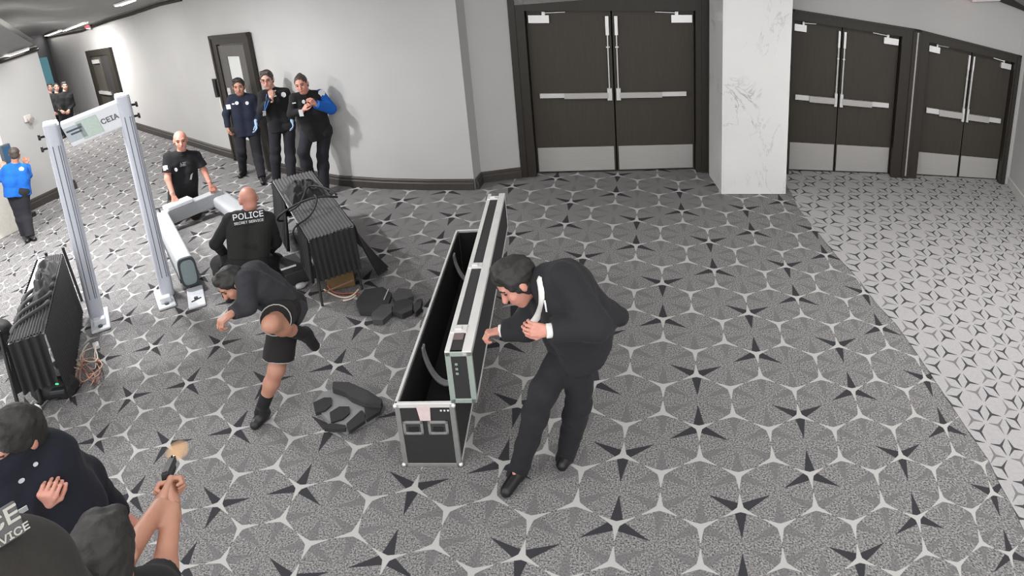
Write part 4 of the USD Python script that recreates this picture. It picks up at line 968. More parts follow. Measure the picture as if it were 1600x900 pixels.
fpx = lambda x, y, z: at(x, y, z)
part(hp, 'cord', tube(curve([fpx(442, 345, zt - .16), fpx(443, 332, zt + .02), fpx(462, 320, zt + .08), fpx(492, 309, zt + .14), fpx(527, 308, zt + .08)], 26), .013, 8), CORD, smooth=True)
part(hp, 'cord', tube(curve([fpx(463, 380, zt - .2), fpx(463, 353, zt + .03), fpx(484, 337, zt + .04), fpx(494, 318, zt + .12), fpx(491, 305, zt + .16)], 26), .010, 8), CORD, smooth=True)
part(hp, 'cord', tube(curve([fpx(452, 330, zt + .05), fpx(475, 305, zt + .12), fpx(485, 291, zt + .13), fpx(505, 293, zt + .13), fpx(526, 305, zt + .07)], 26), .012, 8), CORD, smooth=True)
# brown box under it
b0, b1 = at(512, 456), at(556, 447); bd = unit(b1 - b0); bn = np.cross(Z, bd); bw = np.linalg.norm(b1 - b0)
t = thing('cardboard_box', 'open brown box with cables, under the front of the right draped table', 'box', b0)
cb = plain('cardboard', (112, 90, 58), .85); B_ = lambda a, b, n0, n1, z0, z1: put(rbox(b - a, n1 - n0, z1 - z0, .003), b0 + bd * (a + b) / 2 + bn * (n0 + n1) / 2 + Z * (z0 + z1) / 2, bd, bn, Z)
part(t, 'carton', cat_(B_(0, bw, 0, .3, .003, .012), B_(0, bw, 0, .008, 0.003, .25), B_(0, bw, .292, .3, 0.003, .25), B_(0, .008, 0, .3, 0.003, .25), B_(bw - .008, bw, 0, .3, 0.003, .25)), cb)
part(t, 'label', B_(bw * .2, bw * .32, -.004, 0.001, .18, .235), WHITE)
t = thing('cable_bundle', 'loose orange and white cables on the carpet under the right draped table', 'cable', at(525, 462))
for k, (pts, cm) in enumerate((([(506, 452, .06), (525, 462, .015), (545, 464, .02), (560, 452, .05)], (214, 186, 168)), ([(512, 446, .14), (530, 458, .05), (552, 458, .02), (563, 463, .012)], (150, 84, 66)), ([(536, 470, .012), (548, 467, .012), (556, 461, .012)], (210, 200, 190)))):
    part(t, 'cable', tube(curve([at(*q) for q in pts], 18), .009, 6), plain('cable_%d_tone' % k, cm, .5), smooth=True)
# odds and ends beneath its left side
t = thing('equipment_case', 'dark case with a pale handle beneath the left side of the right draped table', 'case', at(462, 440))
ec = at(462, 430); ex, ey = unit((at(480, 425) - at(450, 435))), None; ey = np.cross(Z, ex)
part(t, 'body', put(rbox(.34, .5, .16, .015), ec + Z * .081, ex, ey, Z), plain('case_dark_grey', (44, 44, 46), .6)); part(t, 'handle', bar(ec - ex * .17 - ey * .12 + Z * .175, ec + ex * .0 - ey * .12 + Z * .175, .02, .02), GATEL); part(t, 'strap', bar(ec + ex * .1 - ey * .25 + Z * .17, ec + ex * .1 + ey * .2 + Z * .17, .03, .01), plain('strap_dark', (70, 72, 74), .7))
t = thing('clear_bottle', 'small crumpled clear bottle on the carpet by the dark case', 'bottle', at(470, 446))
part(t, 'bottle', tube([at(464, 448, .035), at(468, 447, .04), at(474, 445, .035), at(478, 443, .03), at(480, 442, .03)], [.03, .035, .034, .016, .014], 10), plain('bottle_pale', (176, 180, 182), .25), smooth=40)
# left-hand table
LFL, LFR, LBR, LBL = at(12, 538, zt), at(68, 520, zt), at(97, 398, zt), at(60, 404, zt)
t = draped_table('table under black pleated cloth at the left edge, beside the standing metal detector', [LFL, LFR, LBR, LBL], zt,
                 [(LFL, LFR, dict(z0=.3, z1=zt, flare=.03, seed=11)), (LFR, LBR, dict(z0=.06, z1=zt, flare=.02, seed=12, amp=.004)), (LBR, LBL, dict(z0=.1, z1=zt, flare=.02, seed=13)), (LBL, LFL, dict(z0=.3, z1=zt, flare=.02, seed=14))],
                 [at(66, 634), at(30, 640), at(128, 470), at(100, 480)], TOPW)
ux, uy = unit((LFR - LFL) * [1, 1, 0]), unit((LBR - LFR) * [1, 1, 0])
LW_, LL_ = np.linalg.norm(LFR - LFL), np.linalg.norm(LBR - LFR)
mix = lambda u, v: ((1 - u) * (1 - v)) * LFL + (u * (1 - v)) * LFR + (u * v) * LBR + ((1 - u) * v) * LBL
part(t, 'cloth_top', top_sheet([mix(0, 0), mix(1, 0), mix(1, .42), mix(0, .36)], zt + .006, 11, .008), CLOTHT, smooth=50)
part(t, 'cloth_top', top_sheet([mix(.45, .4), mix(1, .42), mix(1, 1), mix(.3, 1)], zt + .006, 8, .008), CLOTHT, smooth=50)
cc = mix(.62, .55); hp = thing('bundled_cloth', 'rumpled black cloth heaped on the draped table at the left edge', 'cloth', np.array([*cc[:2], zt + .012]))
part(hp, 'cloth', crumple(np.array([*mix(.6, .62)[:2], zt + .012]), ux, uy, LW_ * .40, LL_ * .30, .11, 8, freq=10), CLOTHT, smooth=50)
for s in range(4):
    v0 = .08 + .11 * s; part(hp, 'fold', tube(curve([mix(.04, v0) + Z * .012, mix(.3, v0 + .1) + Z * .03, mix(.6, v0 + .14) + Z * .035, mix(.93, v0 + .26) + Z * .02], 20), [.008] + [.018] * 18 + [.008], 8), CLOTHT, smooth=True)
t = thing('cable_tangle', 'tangle of orange and white cables on the carpet right of the left draped table', 'cable', at(138, 575))
rr = np.random.default_rng(21)
for k in range(7):
    c_ = np.array([136 + rr.uniform(-8, 10), 568 + rr.uniform(-22, 22)]); n_ = 7; a0 = rr.uniform(0, 6); pts = []
    for i in range(n_):
        a = a0 + i * .85 * (1 if k % 2 else -1); rx = rr.uniform(10, 19); pts.append(at(c_[0] + rx * math.cos(a), c_[1] + rx * 1.15 * math.sin(a), .012 + .05 * rr.random() + .01 * k))
    part(t, 'cable', tube(curve(pts, 40), .0055, 6), plain('tangle_%d' % (k % 4), [(206, 170, 148), (190, 140, 116), (214, 202, 190), (156, 92, 80)][k % 4], .5), smooth=True)
part(t, 'plug', bar(at(149, 537, .03), at(151, 543, .03), .05, .04), WHITE)
t = thing('black_bag', 'small black bag and adaptor on the carpet under the left draped table', 'bag', at(84, 622))
bg = at(84, 622); F_ = Field(bg - .4, bg + .4, .012); F_.cap(bg + [-.08, 0, .09], bg + [.1, .06, .08], .1, .09, .05, floor=.003); F_.wrinkle(.03, 12, 3); part(t, 'bag', F_.mesh(), plain('bag_black', (34, 33, 34), .7), smooth=True)
part(t, 'adaptor', put(rbox(.12, .06, .04, .01), at(92, 610, .19), np.array([1, .3, 0]) / 1.044, np.array([-.3, 1, 0]) / 1.044, Z), plain('adaptor_dark', (40, 44, 46), .5)); part(t, 'status_lamp', put(rbox(.03, .012, .012, .003), at(89, 600, .21), np.array([1, 0, 0]), np.array([0, 1, 0]), Z), glow('lamp_green', (90, 210, 150), 1.2))
t = thing('power_lead', 'pale and green power lead lying on the carpet by the left table leg', 'cable', at(50, 640))
part(t, 'lead', tube(curve([at(36, 640, .01), at(48, 632, .03), at(56, 640, .02), at(66, 634, .012), at(84, 606, .012)], 24), .008, 6), plain('lead_grey', (168, 178, 176), .5), smooth=True); part(t, 'plug', bar(at(52, 636, .03), at(60, 640, .03), .05, .04), plain('plug_pale', (206, 206, 204), .5))
t = thing('dark_holdall', 'dark holdall bag on the carpet, cut off by the left frame edge', 'bag', at(-2, 545))
bg = at(-4, 548); F_ = Field(bg - .6, bg + .6, .014); F_.cap(bg + [-.2, -.05, .17], bg + [.02, .02, .17], .17, .15, .05, floor=.003); F_.wrinkle(.03, 9, 3); part(t, 'bag', F_.mesh(), plain('bag_black', (34, 33, 34), .7), smooth=True)
part(t, 'handle', tube(curve([bg + [-.12, -.1, .33], bg + [-.05, -.08, .42], bg + [.03, -.05, .31]], 12), .014, 8), plain('strap_dark', (70, 72, 74), .7), smooth=True)

# ------------------------------------------------------------------ foam on the floor
FOAM, FOAMD = plain('foam_grey', (122, 122, 123), .95, bump=.2), plain('foam_dark', (52, 52, 54), .95, bump=.2)
def slab(px, z0, h, round_=.01):
    P = Polygon([tuple(at(x, y, z0 + h)[:2]) for x, y in px]).buffer(0); P = P.buffer(-round_).buffer(round_ * 2).buffer(-round_)
    if P.geom_type != 'Polygon': P = max(P.geoms, key=lambda q: q.area)
    v, f = prism(P, h); return v + [0, 0, z0], f
cx = at(540, 635)
t = thing('foam_insert', 'grey foam insert with dark cut-outs lying left of the flight case', 'foam', cx)
part(t, 'base_sheet', slab([(487, 632), (504, 612), (545, 606), (590, 622), (600, 632), (586, 650), (560, 662), (540, 672), (516, 660), (502, 645)], .003, .045), FOAM)
for q in ([(489, 629), (506, 621), (518, 621), (518, 632), (508, 641), (493, 645)], [(515, 644), (530, 635), (546, 635), (546, 645), (536, 654), (517, 660)], [(541, 662), (565, 640), (570, 646), (570, 657), (545, 674)], [(568, 630), (597, 628), (594, 642), (572, 656)], [(505, 664), (519, 661), (540, 664), (541, 670), (520, 671), (506, 669)]): part(t, 'cut_out', slab(q, .035, .028), plain('foam_hollow', (38, 38, 39), .95))
part(t, 'padding_strip', slab([(520, 596), (545, 597), (575, 610), (597, 624), (596, 631), (572, 630), (548, 620), (540, 613), (519, 606)], .05, .05), FOAMD)
t = thing('foam_sheet', 'dark grey foam sheet with notched edge, between draped table and flight case', 'foam', at(610, 475))
for k, q in enumerate(([(556, 470), (570, 452), (598, 448), (612, 458), (606, 476), (588, 488), (562, 486)], [(580, 490), (596, 476), (612, 474), (612, 488), (598, 500), (582, 500)], [(612, 486), (618, 468), (634, 464), (645, 470), (644, 484), (628, 491)], [(612, 462), (622, 450), (642, 452), (646, 462), (636, 466), (618, 470)], [(646, 478), (652, 468), (660, 466), (657, 480), (648, 490)])):
    part(t, 'foam_piece', slab(q, .003 + .004 * k, .05), [FOAMD, plain('foam_mid', (74, 74, 75), .95, bump=.2), FOAMD, plain('foam_mid', (74, 74, 75), .95, bump=.2), FOAMD][k])
t = thing('plastic_rod', 'thin pale rod lying across the dark grey foam sheet', 'rod', at(602, 463)); part(t, 'rod', tube([at(600, 468, .07), at(607, 452, .07)], .007, 6), plain('rod_pale', (170, 178, 178), .5), smooth=40)

# ------------------------------------------------------------------ signs and small things on the walls
def exit_sign(px, py, wall_P, label, w=.3, txt=True):
    t = thing('exit_sign', label, 'exit sign', wall_P.A); c = on_plane(px, py, wall_P.A + wall_P.n * .08, wall_P.n); n = wall_P.n
    part(t, 'housing', put(rbox(w, .18, .04, .008), c, wall_P.d, Z, n), plain('sign_white', (206, 200, 200), .5))
    part(t, 'lettering', lettering('EXIT', .11, .004, c + n * .021, wall_P.d, Z), glow('exit_red', (255, 66, 84), 2.2), label='glowing red lettering'); part(t, 'bracket', put(rbox(.05, .05, .07, .006), c - n * .045, wall_P.d, Z, n), FRAME)
exit_sign(1542, -10, P3, 'red lit exit sign above the far right double doors', w=.27)
PW = Panel(MW[3], MW[2], 1, 1); PW.n = -PW.n if PW.n @ facing(PW.A) < 0 else PW.n; PW.d = -PW.d if (project(PW.A + PW.d) - project(PW.A))[0, 0] < 0 else PW.d
exit_sign(137, 40, PW, 'red lit exit sign high on the long wall, top left', w=.26)
LWP = Panel(LW0, LW1, 1, 1); LWP.n = -LWP.n if LWP.n @ facing(LWP.A) < 0 else LWP.n
c = on_plane(43, 185, LWP.A + LWP.n * .02, LWP.n); t = thing('wall_strobe', 'small pale alarm sounder on the bright far left wall', 'alarm', c)
part(t, 'back_plate', put(rbox(.13, .11, .03, .01), c, LWP.d, Z, LWP.n), plain('sounder_pale', (196, 190, 184), .5)); part(t, 'horn', tube([c + LWP.n * .01 - Z * .01, c + LWP.n * .07 - Z * .03], [.03, .05], 14), plain('sounder_grey', (168, 160, 156), .5), smooth=40)
# what stands at the left edge, in front of the bright wall
k0 = at(-6, 352); kn = LWP.n; kd = LWP.d; k0 = k0 + kn * .6 - kd * .12
t = thing('screening_stand', 'beige stand with a blue screen at the left frame edge', 'stand', np.array([*k0[:2], 0]))
kb = lambda a, b, z0, z1, o0, o1: put(rbox(b - a, o1 - o0, z1 - z0, .008), np.array([*k0[:2], 0]) + kd * (a + b) / 2 + kn * (o0 + o1) / 2 + Z * (z0 + z1) / 2, kd, -kn, Z) if False else put(rbox(b - a, z1 - z0, o1 - o0, .008), np.array([*k0[:2], 0]) + kd * (a + b) / 2 + kn * (o0 + o1) / 2 + Z * (z0 + z1) / 2, kd, Z, kn)
hs = height((6, 352), (2, 186)) * .98
part(t, 'panel', kb(-.5, .08, 0, hs, -.06, 0), plain('stand_beige', (206, 202, 194), .7)); sc_ = part(t, 'screen', kb(-.02, .14, hs * .66, hs * .85, 0, .05), plain('screen_frame', (70, 76, 86), .4)); part(sc_, 'display', kb(0.0, .125, hs * .68, hs * .83, .05, .054), glow('screen_blue', (96, 140, 186), .5))
b0 = at(6, 345) + kn * .3
t = thing('banner_board', 'white board with a pink and blue print on dark feet, behind the blue-shirted person', 'sign', np.array([*b0[:2], 0]))
hb_ = height((8, 350), (4, 268)); bb = lambda a, b, z0, z1, o0, o1: put(rbox(b - a, z1 - z0, o1 - o0, .006), np.array([*b0[:2], 0]) + kd * (a + b) / 2 + kn * (o0 + o1) / 2 + Z * (z0 + z1) / 2, kd, Z, kn)
part(t, 'board', bb(-.5, .16, .06, hb_, -.02, 0), plain('board_white', (214, 212, 214), .5)); part(t, 'print', bb(-.45, .02, hb_ * .55, hb_ * .95, 0, .003), plain('print_pink', (206, 70, 104), .6)); part(t, 'print', bb(-.45, .0, hb_ * .3, hb_ * .5, 0, .003), plain('print_blue', (40, 44, 96), .6)); part(t, 'foot', cat_(bb(-.5, -.42, 0, .07, -.12, .12), bb(.1, .18, 0, .07, -.12, .12), bb(.15, .18, 0, hb_, -.03, .012)), FRAME)
cw = MW[0] + unit(np.array([*(CE0 - MW[0]), 0]))[:2] * .5
b0 = np.array([*cw, 0]) + facing(np.array([*cw, 0])) * .9
q0 = on_plane(67, 118, b0, facing(b0)); t = thing('teal_banner', 'narrow teal banner hanging at the dark corridor end', 'banner', np.array([*q0[:2], 0])); fb = facing(b0); rb_ = np.cross(Z, fb)
part(t, 'cloth', put(rbox(.42, .95, .015, .004), q0, rb_, Z, fb), plain('banner_teal', (96, 152, 166), .7)); part(t, 'pole', tube([np.array([*q0[:2], 0.0]) - fb * .02, q0 + Z * .5 - fb * .02], .016, 8), FRAME)

# ------------------------------------------------------------------ the people
NAVY, BLACKCL, TROUS = cloth('navy_uniform', (38, 42, 56)), cloth('black_cloth', (34, 34, 36)), cloth('dark_trousers', (40, 40, 45))
BLUESH, SUIT, SHIRTW = cloth('royal_blue_shirt', (30, 92, 176)), cloth('charcoal_suit', (40, 40, 43), grain=0.05), cloth('white_shirt', (216, 214, 210), grain=0.02)
OLIVE, VESTG = cloth('olive_trousers', (56, 54, 46)), cloth('vest_charcoal', (48, 48, 46))
BLUEL = plain('lanyard_blue', (60, 120, 190), 0.5)
G3 = None
# three officers against the long wall
p = Person('officer in navy with two silver badges, leftmost of the three along the wall', (394, 276), 0.96, 0.010)
p.joints(head=(373, 135, .04), shA=(362, 154), shB=(394, 153), elA=(353, 178), wrA=(356, 200, .06), elB=(405, 181, .02), wrB=(400, 193, .14), hipA=(374, 204), hipB=(396, 204), knA=(377, 236, .02), anA=('f', 380, 266, .08), toA=('f', 375, 276, .03), knB=(402, 241, .05), anB=('f', 409, 276, .08), toB=('f', 411, 286, .03))
p.head((-.15, -.1, 1), skin='tan', hair='short', size=1.2)
hA, hB = None, p.hand('B', p.vec(-.1, -1, .2), p.vec(-1, 0, .2), 1, .35)
p.body([p.hand('A', p.vec(0, -1, .2), p.vec(1, 0, 0), 1, .5)]); p.top(NAVY, hem=.08, collar=NAVY, fat=1.05); p.trousers(TROUS); p.shoes(); p.gloves([hB])
p.patch('jacket', 370, 161, .06, .06, SILVER, 'badge', roundish=True); p.patch('jacket', 386, 161, .055, .06, SILVER, 'badge', roundish=True)
p.patch('jacket', 357, 167, .07, .08, WHITE, 'arm_patch', label='pale patch on the upper arm'); p.patch('jacket', 364.5, 162.5, .04, .02, WHITE, 'name_tag')
p = Person('officer with glasses and blue lanyard, middle of the three along the wall', (443, 289), 0.99, 0.010)
p.joints(head=(417, 124, .06), shA=(410, 148, .05), shB=(446, 144), elA=(408, 173, .16), wrA=(424, 153, .24), elB=(457, 168), wrB=(456, 188, .1), hipA=(429, 195), hipB=(451, 195), knA=(430, 233), anA=('f', 432, 284, .08), toA=('f', 428, 293, .03), knB=(453, 236), anB=('f', 456, 286, .08), toB=('f', 458, 296, .03))
p.head((-.25, -.15, 1), skin='light', hair='short', haircol='brown', size=1.2)
hB = p.hand('B', p.vec(.05, -1, .2), p.vec(-1, 0, 0), 1, .35)
p.body([p.hand('A', p.vec(.1, 1, -.2), p.vec(0, 0, -1), -1, .6)]); p.top(BLACKCL, hem=.08, collar=WHITE, fat=1.08); p.trousers(TROUS); p.shoes(); p.gloves([hB])
q = p.hk; gl = []
for e in (-1, 1): gl.append(tube(np.array([p.h(e * .031 + .024 * math.cos(a), .004 + .018 * math.sin(a), .093) for a in np.linspace(0, 2 * math.pi, 13)]), .0035 * q, 5))
gl.append(tube([p.h(-.007, .006, .097), p.h(.007, .006, .097)], .003 * q, 5))
part(p.t, 'glasses', cat_(*gl), plain('glasses_red', (130, 70, 66), 0.4))
p.patch('jacket', 443, 148, .075, .085, WHITE, 'shoulder_patch', roundish=True); p.patch('jacket', 430, 150, .04, .02, WHITE, 'name_tag')
for a, b in (((417, 147), (413, 172)), ((424, 148), (414, 172))):
    P_ = [first_hit(p.meshes['jacket'], a[0] + (b[0] - a[0]) * w, a[1] + (b[1] - a[1]) * w) for w in np.linspace(0, 1, 5)]
    P_ = [x[0] + x[1] * .006 for x in P_ if x is not None]
    if len(P_) > 2: part(p.t, 'lanyard', tube(np.array(P_), .006, 6), BLUEL)
p.patch('jacket', 413, 177, .05, .09, WHITE, 'identity_card')
p = Person('officer with one bright blue sleeve, rightmost of the three along the wall', (497, 302), 0.97, 0.010)
p.joints(head=(471, 131, .12), shA=(459, 153, .12), shB=(500, 148, .02), elA=(455, 178, .16), wrA=(474, 172, .30), elB=(517, 170, .08), wrB=(493, 163, .27), hipA=(482, 203), hipB=(507, 203), knA=(474, 237, .14), anA=('f', 489, 296, .08), toA=('f', 484, 305, .03), knB=(504, 243, .02), anB=('f', 507, 298, .08), toB=('f', 507, 308, .03))
p.head((-.3, -.2, 1), up=(-.18, 1, 0), skin='red', hair='bun', haircol='brown', size=1.17)
p.body([p.hand('A', p.vec(.5, .6, .2), p.vec(1, -.3, -.4), -1, .5), p.hand('B', p.vec(-.5, .7, .2), p.vec(-.6, 0, -.6), 1, .5)], fat=1.15)
p.top(BLACKCL, hem=.12, collar=BLACKCL, fat=1.32, sleeves='A'); p.sleeve_part('B', BLUESH, upto=1.96); p.trousers(TROUS, add=.024, fat=1.15); p.shoes()
p.patch('sleeve', 502.5, 145.5, .10, .10, WHITE, 'shoulder_patch', roundish=True); p.patch('jacket', 474.5, 159, .05, .06, SILVER, 'badge', roundish=True)
p.patch('jacket', 470.5, 176.5, .06, .11, WHITE, 'identity_card'); p.patch('jacket', 459.5, 161, .05, .018, WHITE, 'name_tag')
# bald man in a black polo at the fallen gate
p = Person('bald man in a black polo shirt kneeling behind the fallen metal detector', (284, 344), 0.98, 0.010)
p.joints(head=(282, 219, .16), shA=(263, 246, .08), shB=(306, 243, .08), elA=(262, 279, .16), wrA=(271, 307, .28), elB=(319, 267, .1), wrB=(329, 289, .2), hipA=(275, 314, -.1), hipB=(298, 313, -.1), knA=(264, 336, .12), knB=(305, 333, .12), anA=('f', 272, 334, .06), anB=('f', 298, 331, .06), toA=('f', 274, 327, .03), toB=('f', 299, 325, .03))
p.head((-.05, -.1, 1), skin='red', size=1.12)
p.body([p.hand('A', p.vec(.25, -1, .2), p.vec(.3, 0, -1), -1, .45), p.hand('B', p.vec(.15, -1, .2), p.vec(0, 0, -1), 1, .4)])
p.top(BLACKCL, name='polo_shirt', sleeve=.72, hem=.04, add=.016, puff=.012, collar=BLACKCL, fat=1.08); p.trousers(OLIVE); p.shoes()
p.patch('polo_shirt', 285, 256.5, .13, .045, BLACKCL, 'chest_print', text=[('POLICE', .032, .01), ('SERVICE', .02, -.02)], tmat=plain('print_grey', (150, 152, 156), .7)); p.patch('polo_shirt', 275, 265, .04, .06, WHITE, 'badge', roundish=True)
p.patch('polo_shirt', 258.5, 262.5, .06, .07, WHITE, 'rank_patch'); p.patch('polo_shirt', 299, 275, .025, .11, SILVER, 'microphone_cord', up=p.vec(.35, 1, 0))
# kneeling man in the vest
p = Person('bald man seen from behind in a POLICE vest, crouching beside the draped table', (374, 452), 1.03, 0.010)
p.joints(head=(388, 311, .0), shA=(359, 343, .06), shB=(419, 341, .06), elA=(337, 381, -.02), wrA=(352, 398, -.3), elB=(431, 379, -.02), wrB=(420, 395, -.3), hipA=(374, 412, .1), hipB=(404, 412, .1), knA=(343, 412, -.28), knB=(430, 408, -.28), anA=('f', 358, 458, .09), anB=('f', 420, 446, .09), toA=('f', 350, 450, .03), toB=('f', 432, 436, .03))
p.head((-.12, -.3, -1), skin='red', eyes=False, size=1.12)
p.body([p.hand('A', p.vec(.4, -.2, -1), p.vec(.5, -.5, 0), 1, .5), p.hand('B', p.vec(-.4, -.2, -1), p.vec(-.5, -.5, 0), -1, .5)])
p.top(cloth('dark_shirt', (42, 43, 44)), name='shirt', hem=.03, fat=1.08, collar=cloth('dark_shirt', (42, 43, 44))); v_ = p.vest(VESTG); p.trousers(cloth('charcoal_trousers', (40, 40, 42)), add=.022); p.shoes()
p.patch('vest', 387.5, 340.5, .335, .145, plain('patch_black', (32, 33, 35), .8), 'back_patch', text=[('POLICE', .062, .026), ('SECRET SERVICE', .026, -.042)], off=.024, th=.008, parent=v_, up=p.vec(.13, 1, 0))
p.patch('trousers', 347, 421, .035, .12, plain('holster_black', (26, 26, 27), .5), 'holster', off=.02, th=.05, up=p.vec(.3, 1, 0)) 
# the runner
p = Person('person in dark top and shorts running bent over, one foot off the floor', (420, 640), 1.0, 0.010)
p.joints(head=(362, 443, .12), shA=(383, 437, .2), shB=(396, 424, -.14), elA=(386, 478, .24), wrA=(362, 490, .3), elB=(420, 440, -.3), wrB=(455, 462, -.34), hipA=(447, 485, .1), hipB=(456, 477, -.1), knA=(432, 578, .2), anA=(407, 636, .08), toA=('f', 399, 664, .03), knB=(424, 506, .46), anB=(479, 524, .16), toB=(492, 541, .12))
p.J['anA'] = at(407, 644, .09)
p.head((-.75, -.6, .3), up=(-.5, .8, 0), skin='tan', hair='full')
p.body([p.hand('A', p.vec(-.8, -.2, .3), p.vec(0, -1, 0), -1, .7), p.hand('B', p.vec(1, -.3, 0), p.vec(0, -1, 0), 1, .7)])
p.top(cloth('dark_grey_top', (52, 52, 56)), name='top', hem=.06, wr=.012, puff=.01, fat=1.05); sh = cloth('dark_shorts', (36, 34, 34))
p.trousers(sh, name='shorts', upto=.82, wide=.025, add=.022)
for X in 'AB':
    a, b = p.J['hip' + X], p.J['kn' + X]; e = a + (b - a) * .82; x, y, d = frame_of(b - a)
    part(p.t, 'hem_band', tube(np.array([e + (x * math.cos(t) + y * math.sin(t)) * .112 for t in np.linspace(0, 2 * math.pi, 21)]), .0045, 6), plain('hem_pale', (150, 144, 140), .7), label='pale band round the hem of the shorts')
    a, b = p.J['kn' + X], p.J['an' + X]; F_ = Field(np.minimum(a, b) - .12, np.maximum(a, b) + .12, .009); F_.cap(a + (b - a) * .55, b, .052, .047, .01, flat0=True); part(p.t, 'sock', F_.mesh(), BLACKCL, smooth=True)
p.shoes(plain('trainer_black', (30, 29, 29), .5))
# man in the suit
p = Person('man in a dark suit and white shirt bending beside the open flight case', (838, 742), 1.0, 0.009)
p.joints(head=(806, 440, .0), shA=(846, 446, -.17), shB=(880, 432, .2), elA=(822, 511, -.12), wrA=(783, 517, -.14), elB=(930, 508, .3), wrB=(856, 517, .34), hipA=(893, 536, -.08), hipB=(905, 545, .1), knA=(848, 612, .14), anA=('f', 812, 728, .09), toA=('f', 791, 768, .03), knB=(904, 628, .02), anB=('f', 886, 703, .09), toB=('f', 878, 727, .03))
p.head((-.85, -.62, .35), up=(-.45, .85, 0), skin='red', hair='full', haircol='black', size=1.22)
p.body([p.hand('A', p.vec(-1, 0, .1), p.vec(0, -1, .2), -1, .75), p.hand('B', p.vec(-1, .25, .1), p.vec(0, -.2, -1), 1, .5)])
J_ = p.J
def tails(F):
    F.cap(p.j(885, 450, .06), p.j(905, 500, .08), .17, .17, .1); F.cap(p.j(905, 478, .06), p.j(968, 494, .04), .14, .06, .09); F.cap(p.j(905, 500, .1), p.j(925, 545, .1), .15, .12, .08, flat=True)
jk = p.top(SUIT, hem=.06, fat=1.2, wr=.012, puff=.022, add=.026, sleeve=1.93, extra=tails)
p.trousers(SUIT, upto=2.22, add=.018, wide=.008, wr=.014); p.shoes()
fr = p.f
ns_ = J_['neck']
sf = Field(ns_ - .3, ns_ + .3, .008)
sf.cap(J_['S'] + unit(J_['neck'] - J_['S']) * .02, J_['neck'] + unit(J_['head'] - J_['S']) * .012, .083, .072, .02, flat=True)
p.meshes['shirt'] = sf.mesh(); part(p.t, 'shirt', p.meshes['shirt'], SHIRTW, smooth=True, label='white shirt collar')
for X in 'AB':
    a, b = J_['el' + X], J_['wr' + X]; e = a + (b - a); d_ = unit(b - a); cf = Field(b - .12, b + .12, .006); cf.cap(b - d_ * .06, b + d_ * .012, .042, .04, .002, flat=True, flat0=True); part(p.t, 'shirt_cuff', cf.mesh(), SHIRTW, smooth=30)
P_ = [first_hit(p.meshes['jacket'], *q_) for q_ in ((841, 432), (844, 443), (846, 456), (846, 470), (843, 484), (838, 497), (832, 508))]
P_ = [x[0] + x[1] * -.012 for x in P_ if x is not None]
if len(P_) > 3:
    tv, tf = tube(curve(P_, 24), [.014] + [.027] * 22 + [.014], 10); part(p.t, 'shirt_front', (tv, tf), SHIRTW, smooth=True, label='white shirt showing along the lapel')
p.patch('jacket', 853, 478, .012, .07, WHITE, 'lapel_pin', up=p.vec(-.2, 1, 0), label='pale strip on the lapel')
# the shooter in the foreground
def along(px, py, dist): return CAM + ray(px, py) * dist
hd = along(163, 870, 2.62); Bs = np.array([hd[0], hd[1], 0.0])
p = Person('person with thick black hair in the foreground, both arms aiming a pistol', Bs, 1.03, 0.009)
T_ = p.T
def fwd(px, py, d): return p.j(px, py, d)
p.joints(head=(163, 870, 0), shA=(128, 938, -.05), shB=(226, 944, -.05), elA=(184, 890, -.25), wrA=(252, 786, -.50), elB=(256, 892, -.26), wrB=(270, 790, -.48))
dn = lambda q, z, dx=0.0, t=0.0: np.array([*(q[:2] + p.R[:2] * dx + p.T[:2] * t), z])
c_ = (p.J['shA'] + p.J['shB']) / 2
for X, sg in (('A', -1), ('B', 1)):
    p.J['hip' + X] = dn(c_, .98, .1 * sg, .06); p.J['kn' + X] = dn(c_, .52, .15 * sg, -.04 * sg); p.J['an' + X] = dn(c_, .09, .2 * sg, .1 - .1 * sg); p.J['to' + X] = p.J['an' + X] + np.array([*(-p.T[:2] * .17), -.055])
p.head((.35, -.25, -1), skin='tan', hair='full', size=.98, eyes=True)
gdir = unit(p.j(271, 724, -.78) - p.j(252, 768, -.52))
p.body([p.hand('A', p.j(263, 757, -.56) - p.J['wrA'], p.vec(1, -.2, -.2), 1, .95), p.hand('B', p.j(268, 760, -.55) - p.J['wrB'], p.vec(-1, -.2, -.2), -1, .95)])
p.top(BLACKCL, name='shirt', sleeve=.62, fat=1.1, puff=.014, collar=BLACKCL); p.trousers(TROUS); p.shoes()
SHOOT = p
# his pistol
gp_ = p.j(264.5, 755, -.60); gr = unit(np.cross(gdir, Z)); gu = np.cross(gr, gdir)
GUN = plain('gun_black', (34, 36, 40), .35, spec=.5)
t = thing('pistol', 'black pistol held out in both hands by the person with black hair', 'pistol', gp_)
def gbox(l, w, h, f, u, r=.004): return put(rbox(w, h, l, r), gp_ + gdir * f + gu * u, gr, gu, gdir)
sl_ = part(t, 'slide', cat_(gbox(.19, .028, .03, .045, .045), gbox(.012, .006, .008, .13, .062, .001), gbox(.01, .018, .008, -.045, .062, .001)), GUN)
part(t, 'frame', cat_(gbox(.16, .024, .022, .04, .02), gbox(.05, .006, .006, .035, -.014, .002), gbox(.006, .006, .034, .058, .0, .002)), plain('gun_frame', (28, 29, 31), .6))
gx = unit(gu - gdir * -.25)
part(t, 'grip', put(rbox(.03, .11, .05, .008), gp_ - gdir * .032 - gu * .045, gr, gx, np.cross(gr, gx)), plain('gun_frame', (28, 29, 31), .6))
part(t, 'barrel', tube([gp_ + gdir * .12 + gu * .045, gp_ + gdir * .146 + gu * .045], .008, 10), GUN, smooth=40)
mz = gp_ + gdir * .15 + gu * .045
FL = G(); lw = FL.add('layer_weight', 'facing', blend=.5)
em = FL.add('emission', 'emission', color=lin((255, 206, 156)), strength=0.75); trn = FL.add('transparent_bsdf', 'BSDF')
